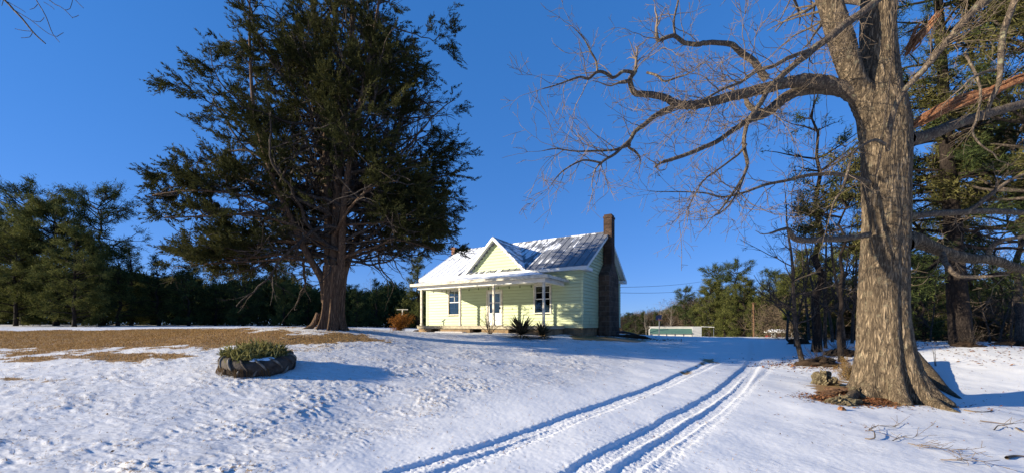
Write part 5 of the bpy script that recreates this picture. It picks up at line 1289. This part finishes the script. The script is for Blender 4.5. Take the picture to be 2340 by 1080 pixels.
# plants in it
nP = 300; ang = rng.uniform(0, 2 * np.pi, nP); rad_ = (RT + .07) * np.sqrt(rng.uniform(0, 1, nP)); px_ = rad_ * np.cos(ang) - .06; py_ = rad_ * np.sin(ang)
cen = np.stack([px_, py_, HT * 1.6 + .13 * rng.uniform(0, 1, nP) + .05 * (1 - (rad_ / RT))], 1)
cen = np.array([tuple(TR @ Vector(c)) for c in cen]) + np.array([TX, TY, tz]); dd = rng.normal(0, .7, cen.shape); dd[:, 2] = np.abs(dd[:, 2]) + .8; dd /= np.linalg.norm(dd, axis=1)[:, None]
pl = put_leaves('planter_plants', [leaves(cen, dd, 9, .15, .034, .04, 1.2, rng, np.clip(.6 + .25 * rng.normal(0, 1, nP), 0, 1))], M['weed'], None, loc=(TX, TY, tz))
tag(pl, 'yellowish green leafy plants growing inside the tractor tyre', 'plants')

ds = Tubes()
for i in range(90):      # dead stems hanging over the rim
    a = rng.uniform(-2.9, -.9); r0_ = RT - .10; pts = []
    for k in range(6):
        s = k / 5; rr_ = r0_ + (rt_ + .16) * s ** .8 ; pts.append(np.array(TR @ Vector((rr_ * math.cos(a + .2 * s), rr_ * math.sin(a + .2 * s), HT * 1.9 + .06 * math.sin(s * 3) - HT * 1.75 * s ** 2.2 + rng.normal(0, .008)))) + np.array([TX, TY, tz]))
    ds.add(pts, [.007, .006, .006, .005, .004, .003], 4)
tag(ds.build('dead_stems', M['dryweed'], None, loc=(TX, TY, tz)), 'dry tan stems hanging over the front rim of the tractor tyre', 'stems')
# ---- yuccas
def yucca(u, v, Y, R, n, label, seed, tone_add=0, mat='yucca'):
    r_ = np.random.default_rng(seed); X = (u - 1170) / F * Y; base = Vector((X, Y, g(X, Y)))
    co = []; f = []; tn = []
    for i in range(n):
        a = r_.uniform(0, 2 * np.pi); el = r_.uniform(-.12, 1.15); L = R * r_.uniform(.65, 1.1); w_ = .032
        d = np.array([math.cos(a) * math.cos(el), math.sin(a) * math.cos(el), math.sin(el)]); sv = np.cross(d, [0, 0, 1]); sv = sv / (np.linalg.norm(sv) + 1e-6)
        o_ = len(co); p0 = np.array([r_.normal(0, .04), r_.normal(0, .04), .12 + .1 * math.sin(el)])
        for k, ww in ((0, .7), (.45, 1.), (.8, .6)):
            c = p0 + d * L * k + np.array([0, 0, -.18 * L * k * k * math.cos(el)]); co += [c - sv * w_ * ww, c + sv * w_ * ww]
        co.append(p0 + d * L + np.array([0, 0, -.18 * L * math.cos(el)])); co.append(co[-1] + sv * .001)
        for k in range(3): f.append((o_ + 2 * k, o_ + 2 * k + 1, o_ + 2 * k + 3, o_ + 2 * k + 2)); tn.append(np.clip(r_.uniform(0, .8) + (.3 if el < .25 else 0) + tone_add, 0, 1))
    o = mesh_np('yucca', np.array(co) + np.array(base), np.array(f), M[mat], None, tone=tn, loc=base)
    return tag(o, label, 'plant')
yucca(1192, 777, 17.9, 1.12, 210, 'big spiky yucca before the porch, the left one of the two', 1)
yucca(1240, 773, 18.1, .85, 150, 'smaller drooping yucca right of the big spiky one', 2, .15)

# ---- bare rose bush
def canes(name, base, n, H, spread, seed, mat, label, cat='bush', r=.009, dens=2.0, group=None):
    r_ = np.random.default_rng(seed); T = Tubes()
    for i in range(n):
        a = r_.uniform(0, 2 * np.pi); s = r_.uniform(.1, spread)
        grow(T, np.array(base) + np.array([math.cos(a) * .05, math.sin(a) * .05, -.03]), [math.cos(a) * s, math.sin(a) * s, 1], H * r_.uniform(.6, 1.1), r, 0, r_, dict(seg=.14, kink=.10, up=-.05, dens=[dens, dens, 0], ang=(.4, 1.), shrink=(.3, .6), rmin=.0045, maxlv=2))
    return tag(T.build(name, M[mat], None, loc=base), label, cat, group)
X, Y_ = (1120 - 1170) / F * 19.3, 19.3
canes('rose_bush', gp(X, Y_), 12, 1.5, .6, 6, 'greybark', 'leafless thorny bush growing up before the front steps', r=.016, dens=2.4)
canes('bare_shrub', gp((1005 - 1170) / F * 22.3, 22.3), 8, .55, .9, 7, 'greybark', 'low twiggy shrub against the porch foundation left of the steps')
# ---- orange shrub
sb = gp((916 - 1170) / F * 22.5, 22.5)
sh = empty('orange_shrub', sb, 0, 'rounded shrub with rusty orange leaves left of the porch', 'shrub')
T = Tubes(); tips = []
for i in range(12):
    a = rng.uniform(0, 2 * np.pi); s = rng.uniform(.1, .8)
    grow(T, np.array(sb) + [0, 0, -.03], [math.cos(a) * s, math.sin(a) * s, 1], rng.uniform(.8, 1.15), .012, 0, rng, dict(seg=.15, kink=.1, up=0, dens=[4, 3, 0], ang=(.4, 1.), shrink=(.35, .6), rmin=.005, maxlv=2, leaflv=1), tips)
loc0(T.build('stems', M['greybark'], sh, loc=sb))
p_ = np.array([t_[0] for t_ in tips]); d_ = np.array([t_[1] for t_ in tips])
loc0(put_leaves('foliage', [leaves(p_, d_, 12, .065, .045, .075, .6, rng)], M['orange'], sh, loc=sb))
# ---- clothes-line post behind the shrub
cp_ = gp((918 - 1170) / F * 25, 25)
po = MB(); x, y, z = cp_; po.tube([(x, y, z - .2), (x + .05, y, EYE + 1.02)], .035, 8); post = empty('clothesline_post', cp_, 0, 'pale T-shaped clothesline post rising behind the orange shrub', 'post')
loc0(po.build('post', M['worn'], post, loc=cp_)); po = MB(); po.box(x - .32, x + .40, y - .03, y + .03, EYE + 1.02, EYE + 1.07); loc0(po.build('crossbar', M['worn'], post, loc=cp_))
# small pale slab and log at the left porch corner
def bumpy(name, c, sx, sy, sz, mat, label, cat, seed=0, group=None, k=18, amp=.25):
    r_ = np.random.RandomState(seed); th_ = np.linspace(0, 2 * np.pi, 2 * k, endpoint=False); ph = np.linspace(-.3, np.pi / 2, k)
    A_, B_ = np.meshgrid(th_, ph); n1 = vnoise(np.cos(A_) * 2.3 + 9 + seed, np.sin(A_) * 2.3 + B_ * 2 + 5, seed) - .5; n2 = vnoise(np.cos(A_) * 7 + 9, np.sin(A_) * 7 + B_ * 6 + 5, seed + 1) - .5
    R = 1 + amp * 1.6 * n1 + amp * .8 * n2
    co = np.stack([c[0] + sx * R * np.cos(A_) * np.cos(B_), c[1] + sy * R * np.sin(A_) * np.cos(B_), c[2] + sz * R * np.sin(B_)], -1).reshape(-1, 3)
    i2, j2_ = np.meshgrid(np.arange(k - 1), np.arange(2 * k), indexing='ij'); jn = (j2_ + 1) % (2 * k)
    o = mesh_np(name, co, np.stack([i2 * 2 * k + j2_, i2 * 2 * k + jn, (i2 + 1) * 2 * k + jn, (i2 + 1) * 2 * k + j2_], -1).reshape(-1, 4), M[mat], None, smooth=True, loc=c)
    return tag(o, label, cat, group)
bumpy('rock', gp((954 - 1170) / F * 24.5, 24.5, .02), .30, .2, .16, 'mulch', 'dark stone lying by the left corner of the porch', 'stone', 3)
# ---- heap under a black tarp by the chimney
hx, hy = (1437 - 1170) / F * 23, 23.0
bumpy('brush_heap', gp(hx - .2, hy, -.02), 1.2, .6, .16, 'mulch', 'low heap of dark brush on the snow right of the chimney', 'heap', 5, amp=.4)
T = Tubes(); a_, b_ = spline([gp(hx - 1.0, hy + .9, .10), gp(hx - .1, hy + .8, .26), gp(hx + .8, hy + .6, .12)], [.05, .07, .05], .1); T.add(a_, b_, 8)
tag(T.build('black_pipe', M['tarp'], None, loc=gp(hx - 1.0, hy + .9)), 'bent black plastic pipe lying over the brush heap by the chimney', 'pipe')

# ---- green-roofed shed
SY = 52.0
def SX(u, Y=SY): return (u - 1170) / F * Y
def SZ(v, Y=SY): return EYE - (v - 743) / F * Y
sx0, sx1 = SX(1484), SX(1603); sz = min(g(sx0, SY), g(sx1, SY))
shed = empty('storage_shed', (sx0, SY, sz), 0, 'long low grey shed with a green metal awning beyond the crest of the drive', 'shed')
o = Vector((sx0, SY, sz)); xm = SX(1583)
def part(mb, name, mat, parent=shed, org=o): x = mb.build(name, M[mat], parent, loc=org); x.location = (0, 0, 0); return x
mb = MB(); z = sz
while z < SZ(746.5) - .02: mb.box(xm, sx1, SY - .02 * ((int(z * 10)) % 2), SY + 4, z, z + .21); z += .215
wl = part(mb, 'wall', 'greyboards')
mb = MB(); mb.box(sx0 + .1, xm - .01, SY + 1.0, SY + 4, sz, SZ(747)); part(mb, 'wall', 'palepanel')
for i in range(5):
    a = sx0 + .12 + (xm - sx0 - .1) * i / 5; mb = MB(); mb.box(a, a + (xm - sx0) / 5 - .12, SY + .1, SY + .14, sz, SZ(760.5)); part(mb, 'front_panel', 'palepanel')
    mb = MB(); mb.box(a - .1, a - .02, SY + .05, SY + .15, sz, SZ(760)); part(mb, 'post', 'steel')
mb = MB(); mb.slab([(sx0 + .1, SY - .15, SZ(761)), (xm - .02, SY - .15, SZ(761)), (xm - .02, SY + 1.3, SZ(747.5)), (sx0 + .1, SY + 1.3, SZ(747.5))], (0, 0, .05))
rfp = part(mb, 'awning', 'greenmetal')
mb = MB(); mb.box(sx0 - .1, sx1 + .1, SY + 1.31, SY + 4.2, SZ(746.4), SZ(745)); part(mb, 'roof', 'palepanel')
mb = MB(); mb.tube([(sx0 - .02, SY - .1, sz), (sx0 - .02, SY - .1, SZ(752)), (sx0 + .25, SY - .05, SZ(748)), (sx0 + 1.3, SY, SZ(745.5))], .07, 6); part(mb, 'downpipe', 'palepanel')
mb = MB(); mb.slab([(sx1 + .11, SY + .2, SZ(745.8)), (SX(1631), SY + .2, SZ(747)), (SX(1631), SY + 1.2, SZ(747)), (sx1 + .11, SY + 1.2, SZ(745.8))], (0, 0, .08)); part(mb, 'lean_to_roof', 'palepanel')
mb = MB(); mb.tube([(SX(1630), SY + .3, sz), (SX(1630), SY + .3, SZ(747.2))], .04, 6); part(mb, 'post', 'steel')
shed.rotation_euler = (0, 0, math.radians(-19.6)); shed.scale = (.905, 1, 1)      # its end wall lies along the sight line
# ---- basketball hoop
HY = 40.0; hxx = SX(1506.5, HY); hz = g(hxx, HY)
ho = empty('basketball_hoop', (hxx, HY, hz), 0, 'basketball hoop on a dark pole standing before the green-roofed shed', 'hoop'); o = Vector((hxx, HY, hz))
mb = MB(); mb.tube([(hxx, HY, hz - .2), (hxx, HY, SZ(729, HY))], .05, 8); mb.tube([(hxx, HY, SZ(733, HY)), (hxx - .18, HY - .35, SZ(727, HY))], .035, 6); part(mb, 'pole', 'steel', ho, o)
mb = MB(); mb.slab([(SX(1495, HY), HY - .40, SZ(731, HY)), (SX(1510, HY), HY - .16, SZ(729.5, HY)), (SX(1511, HY), HY - .16, SZ(718.5, HY)), (SX(1496, HY), HY - .40, SZ(720, HY))], (.02, .05, 0)); part(mb, 'backboard', 'navy', ho, o)
mb = MB(); c_ = Vector((SX(1502, HY) + .1, HY - .62, SZ(730, HY))); mb.tube([c_ + Vector((math.cos(k * math.pi / 8) * .23, math.sin(k * math.pi / 8) * .23, 0)) for k in range(17)], .015, 5, False); part(mb, 'rim', 'red', ho, o)
# ---- utility pole and wires
PY = 46.0; px0 = SX(1723, PY); pz = g(px0, PY); o = Vector((px0, PY, pz))
up = empty('utility_pole', o, 0, 'brown wooden utility pole in front of the far pines', 'pole')
mb = MB(); mb.tube([(px0, PY, pz - .3), (px0 - .05, PY, SZ(700, PY)), (px0 - .07, PY, SZ(690, PY))], [.12, .105, .10], 10); part(mb, 'post', 'pole', up, o)
mb = MB(); mb.box(px0 - .35, px0 + .25, PY - .13, PY - .10, SZ(693, PY), SZ(691.5, PY)); part(mb, 'crossarm', 'pole', up, o)
for i, (v0, vm, v1, lb) in enumerate(((650, 656, 612, 'upper sagging black wire between house and far pines'), (654, 666, 638, 'lower sagging black wire between house and far pines'))):
    A_ = HM @ Vector((-.1, W_ + .3, E(2.75 - .4 * i))); B_ = P(1712, 612 + 22 * i, 60.0); pts = []
    for k in range(41):
        s = k / 40; q_ = A_.lerp(B_, s); q_.z -= 1.4 * 4 * s * (1 - s) * .5; pts.append(q_)
    T = Tubes(); T.add(pts, [.013] * 41, 5); tag(T.build('power_line', M['wirem'], None, loc=pts[0]), lb, 'wire')
# ---- carport
KY = 54.0; kx0, kx1 = SX(1746, KY), SX(1832, KY); kz = g((kx0 + kx1) / 2, KY); o = Vector((kx0, KY, kz))
cpn = empty('carport', o, 0, 'open carport with flat roof under thick snow, behind the bare trees', 'carport')
mb = MB(); mb.box(kx0, kx1 + .8, KY, KY + 4.5, SZ(759.2, KY), SZ(756.5, KY)); kr = part(mb, 'roof', 'white', cpn, o)
mb = MB(); mb.box(kx0 + .35, kx1 + .5, KY + .2, KY + 4.3, SZ(756.4, KY), SZ(751.2, KY), .45); x_ = mb.build('snow', M['lightroofsnow'], kr, loc=o)
x_.location = (0, 0, 0)
for u in (1762.5, 1771, 1809, 1828): 
    mb = MB(); mb.box(SX(u, KY), SX(u, KY) + .16, KY + .15, KY + .31, kz - .2, SZ(759.3, KY)); part(mb, 'post', 'white', cpn, o)
mb = MB(); mb.box(SX(1764, KY) + .17, SX(1770.5, KY), KY + .2, KY + .25, kz - .2, SZ(760, KY)); part(mb, 'panel', 'palepanel', cpn, o)
cpn.rotation_euler = (0, 0, math.radians(-33)); cpn.scale = (.80, 1, 1)
# red things under it
for k, (u, wv) in enumerate(((1776, 1.0), (1790, .9), (1800, .7))):
    bx = SX(u, KY); mb = MB(); mb.box(bx, bx + wv, KY + 2.2, KY + 3.0, kz, kz + .9 + .2 * k, .08); mb.box(bx + .2, bx + wv - .1, KY + 2.3, KY + 2.9, kz + .91 + .2 * k, kz + 1.25 + .2 * k, .1); mb.tube([(bx + .2, KY + 2.1, kz + .3), (bx + .2, KY + 3.1, kz + .3)], .28, 12)
    tag(mb.build('garden_tractor', M['red'], None, loc=(bx, KY + 2.5, kz)), ('leftmost', 'middle', 'rightmost')[k] + ' of the dull red machines parked under the snowy carport', 'machine', 'red machines under the carport')

# ---- foot of the oak: burls, weeds, leaf litter
def bits(poly_c, n, sx, sy): 
    x = poly_c[0] + rng.normal(0, sx, n); y = poly_c[1] + rng.normal(0, sy, n); return x, y
pb1 = pix(1893, 880); bumpy('stump', (pb1.x, pb1.y + .1, pb1.z - .02), .30, .22, .27, 'fungus', 'lumpy lichened old stump left of the oak foot', 'stump', 11, amp=.75, k=60)
pm_ = pix(1928, 900); bumpy('leaf_mound', (pm_.x, pm_.y + .12, pm_.z - .03), .52, .36, .13, 'leafsoil', 'low brown mound of rotting leaves and bark between stump and oak', 'mound', 23, amp=.5, k=60)
pb2 = pix(1925, 922); bumpy('burl', (pb2.x, pb2.y + .05, pb2.z - .02), .24, .16, .15, 'fungus', 'low knotty burl in front of the lichened stump', 'burl', 13, amp=.8, k=60)
pb3 = pix(1960, 905); bumpy('burl', (pb3.x, pb3.y + .05, pb3.z - .02), .20, .14, .15, 'fungus', 'rounded mossy burl between the low burl and the oak trunk', 'burl', 17, amp=.75, k=60)
pb4 = pix(1922, 938); bumpy('wood_chunk', (pb4.x, pb4.y, pb4.z - .01), .07, .05, .07, 'broken', 'small reddish chunk of rotten wood in front of the low burl', 'wood', 19, amp=.6)
pw_ = pix(1950, 870)
canes('dry_weeds', Vector((pw_.x, pw_.y + .15, pw_.z)), 34, .62, .8, 12, 'oaktwig', 'brownish wiry weeds growing against the left foot of the oak', 'weeds', .004, 4.0)
nW = 500; cen = np.stack([pw_.x + rng.normal(0, .20, nW), pw_.y + .12 + rng.normal(0, .12, nW), pw_.z + rng.uniform(0, .5, nW) * .9], 1); dd = rng.normal(0, .5, cen.shape); dd[:, 2] = 1; dd /= np.linalg.norm(dd, axis=1)[:, None]
tag(put_leaves('dry_grass', [leaves(cen, dd, 9, .07, .008, .05, 1.0, rng)], M['dryweed'], None, loc=pw_), 'tawny dry weed stalks at the left foot of the oak', 'weeds', kind='stuff')
ps = pix(1930, 842); ps = Vector((ps.x, ps.y, ps.z)); cen = np.array(ps) + np.stack([rng.normal(0, .07, 120), rng.normal(0, .07, 120), rng.uniform(.0, .42, 120)], 1); dd = rng.normal(0, .6, cen.shape); dd[:, 2] = .8; dd /= np.linalg.norm(dd, axis=1)[:, None]
seedling = empty('seedling_cedar', ps, 0, 'tiny golden cedar seedling just left of the oak trunk', 'seedling')
loc0(put_leaves('foliage', [leaves(cen, dd, 10, .06, .010, .03, 1.0, rng)], M['dryweed'], seedling, loc=ps)); T = Tubes(); T.add([ps - U * .03, ps + U * .4], [.008, .004], 5); loc0(T.build('stem', M['greybark'], seedling, loc=ps))
# fallen leaves: scattered, dense round the oak foot
def litter(n, fn, size, seed):
    r_ = np.random.default_rng(seed); x, y = fn(r_, n); z = surface(x, y)[0] + .006 + r_.uniform(0, .11, n) * np.exp(-(((x - pm_.x) / .5) ** 2 + ((y - pm_.y - .12) / .34) ** 2) * 1.2); a = r_.uniform(0, 2 * np.pi, n); s = size * r_.uniform(.5, 1.4, n); til = r_.normal(0, .35, (n, 2))
    ux = np.stack([np.cos(a), np.sin(a), til[:, 0]], 1) * s[:, None]; vy = np.stack([-np.sin(a), np.cos(a), til[:, 1]], 1) * s[:, None] * .55; c = np.stack([x, y, z + .3 * s * (np.abs(til).sum(1))], 1)
    co = np.stack([c - ux, c - vy, c + ux, c + vy * .8], 1).reshape(-1, 3); return co, np.arange(4 * n).reshape(-1, 4), r_.uniform(0, 1, n)
o1 = pix(1960, 915); o2 = pix(2075, 915)
sets = [litter(3600, lambda r_, n: (o1.x + r_.normal(-.1, .45, n), o1.y + r_.normal(.05, .24, n)), .028, 1), litter(900, lambda r_, n: (o2.x - .2 + r_.normal(0, .38, n), o2.y + .05 + r_.normal(0, .13, n)), .028, 2),
        litter(260, lambda r_, n: (o2.x - .3 + r_.normal(0, 1.1, n), o2.y - .3 + r_.normal(0, .35, n)), .026, 3), litter(900, lambda r_, n: (r_.uniform(2, 16, n), r_.uniform(5.5, 18, n)), .020, 4),
        litter(900, lambda r_, n: (r_.uniform(-9, 2, n), r_.uniform(4.5, 17, n)), .016, 5), litter(2200, lambda r_, n: (r_.uniform(16.5, 29, n), r_.uniform(13.5, 22, n)), .045, 6), litter(900, lambda r_, n: (SX(1875, 15.3) + r_.normal(0, 1.2, n), 15.3 + r_.normal(0, .6, n)), .05, 7), litter(700, lambda r_, n: (hx + r_.normal(0, 1.2, n), hy - .6 + r_.normal(0, .4, n)), .045, 8)]
co = np.concatenate([s[0] for s in sets]); f = []; k = 0
for s in sets: f.append(s[1] + k); k += len(s[0])
tag(mesh_np('leaf_litter', co, np.concatenate(f), M['litter'], None, tone=np.concatenate([s[2] for s in sets])), 'fallen reddish brown leaves scattered on the snow', 'leaves', kind='stuff')
# ---- fallen branches and twigs on the snow
def fallen(pixpts, r, label, seed, tw=3, up=.05, name='fallen_branch'):
    r_ = np.random.default_rng(seed); pts = []
    for i, (u, v) in enumerate(pixpts): q_ = pix(u, v); pts.append((q_.x, q_.y, q_.z + r * .6 + (up * r_.uniform(0, 1) if 0 < i else 0)))
    T = Tubes(); a_, b_ = spline(pts, list(np.linspace(r, r * .4, len(pts))), .04, .1, r_); T.add(a_, b_, 6)
    for _ in range(tw):
        i = r_.integers(1, len(a_) - 1); d = a_[min(i + 1, len(a_) - 1)] - a_[i - 1]; d /= np.linalg.norm(d) + 1e-9; d = rot_about(d, np.array([0, 0, 1.]), r_.choice([-1, 1]) * r_.uniform(.4, 1.)); d[2] = abs(r_.normal(0, .35)) + .1
        grow(T, a_[i], d, r_.uniform(.12, .34), r * .5, 1, r_, dict(seg=.05, kink=.15, up=.1, dens=[0, 6, 0], ang=(.4, 1.), shrink=(.4, .7), rmin=.003, maxlv=2))
    p0 = pts[0]; return tag(T.build(name, M['oaktwig'], None, loc=p0), label, 'branch')
fallen([(1977,1003),(1998,1006),(1996,992),(1985,985),(2005,980),(2040,978),(2055,970)], .010, 'thin forked twig on the snow below the oak, leftmost of the row', 1, 7)
fallen([(2040,1008),(2060,1000),(2085,1003),(2098,996)], .006, 'small twig on the snow in the middle of the row below the oak', 2, 7)
fallen([(2075,1012),(2110,1022),(2150,1026),(2200,1036)], .007, 'long twiggy branch half buried in snow, third in the row below the oak', 3, 10)
fallen([(2150,1052),(2185,1060),(2215,1056),(2245,1064)], .007, 'twiggy branch on the snow nearest the bottom edge', 4, 8)
fallen([(2240,962),(2275,967),(2300,970),(2345,966)], .012, 'long bare stick on the snow near the right border', 5, 2, .01)
fallen([(2272,982),(2282,975),(2300,977),(2302,981)], .010, 'short curled stick below the long bare stick', 6, 1)
fallen([(2300,1048),(2318,1044),(2345,1046)], .022, 'thick dark stick at the lower right border', 7, 0, .01)
fallen([(2322,977),(2332,985),(2345,990)], .014, 'dark short stick at the right border beside the curled one', 8, 0, .01)
fallen([(2203,938),(2225,942),(2250,943),(2268,940)], .028, 'mossy stick half sunk in snow beyond the long oak root', 9, 0, 0)
fallen([(1915,768),(1935,776),(1960,786)], .03, 'leaning dead stick in the brush left of the oak', 10, 2)
fallen([(225,746),(255,742),(285,745)], .05, 'dark fallen branch far out on the snowy left lawn', 11, 4, .2)
fallen([(640,770),(660,776),(690,772)], .02, 'small fallen branch on the brown grass left of the cedar', 12, 2)
# ---- brush mounds in the wood edge
for k, (u, v, Y, sx_, sy_, sz_, lb) in enumerate(((1872, 806, 15.3, 1.2, .7, .26, 'dark mound of brush at the foot of the straight pine'), (1925, 800, 16.5, .9, .6, .28, 'dark brush mound between the slim bare trees and the oak'), (1825, 785, 20, .9, .6, .22, 'dark brush mound at the foot of the leaning tree'),
                                                  (2210, 790, 16.6, .9, .5, .20, 'leafy brown mound round the foot of the thick pine'), (2310, 797, 18.5, 1.7, .7, .25, 'dark brush mound at the right border under the wood'))):
    X = SX(u, Y); bumpy('brush_mound', gp(X, Y, -.05), sx_ * .62, sy_ * .62, sz_, 'mulch', lb, 'brush mound', 30 + k, 'dark brush mounds along the wood edge', amp=.5)
    canes('bare_brush', gp(X, Y), 34, .95, 1.5, 60 + k, 'greybark', ('bare twiggy brush on the mound at the straight pine', 'bare twiggy brush on the mound nearest the oak', 'bare twiggy brush at the foot of the leaning tree', 'bare twiggy brush around the thick pine', 'bare twiggy brush at the right border')[k], 'brush', .006, 2.2)
canes('sapling', gp(SX(2142, 14), 14.0), 2, 1.1, .2, 90, 'greybark', 'small leafless sapling in the snow between oak and thick pine', 'sapling', .012, 1.5)
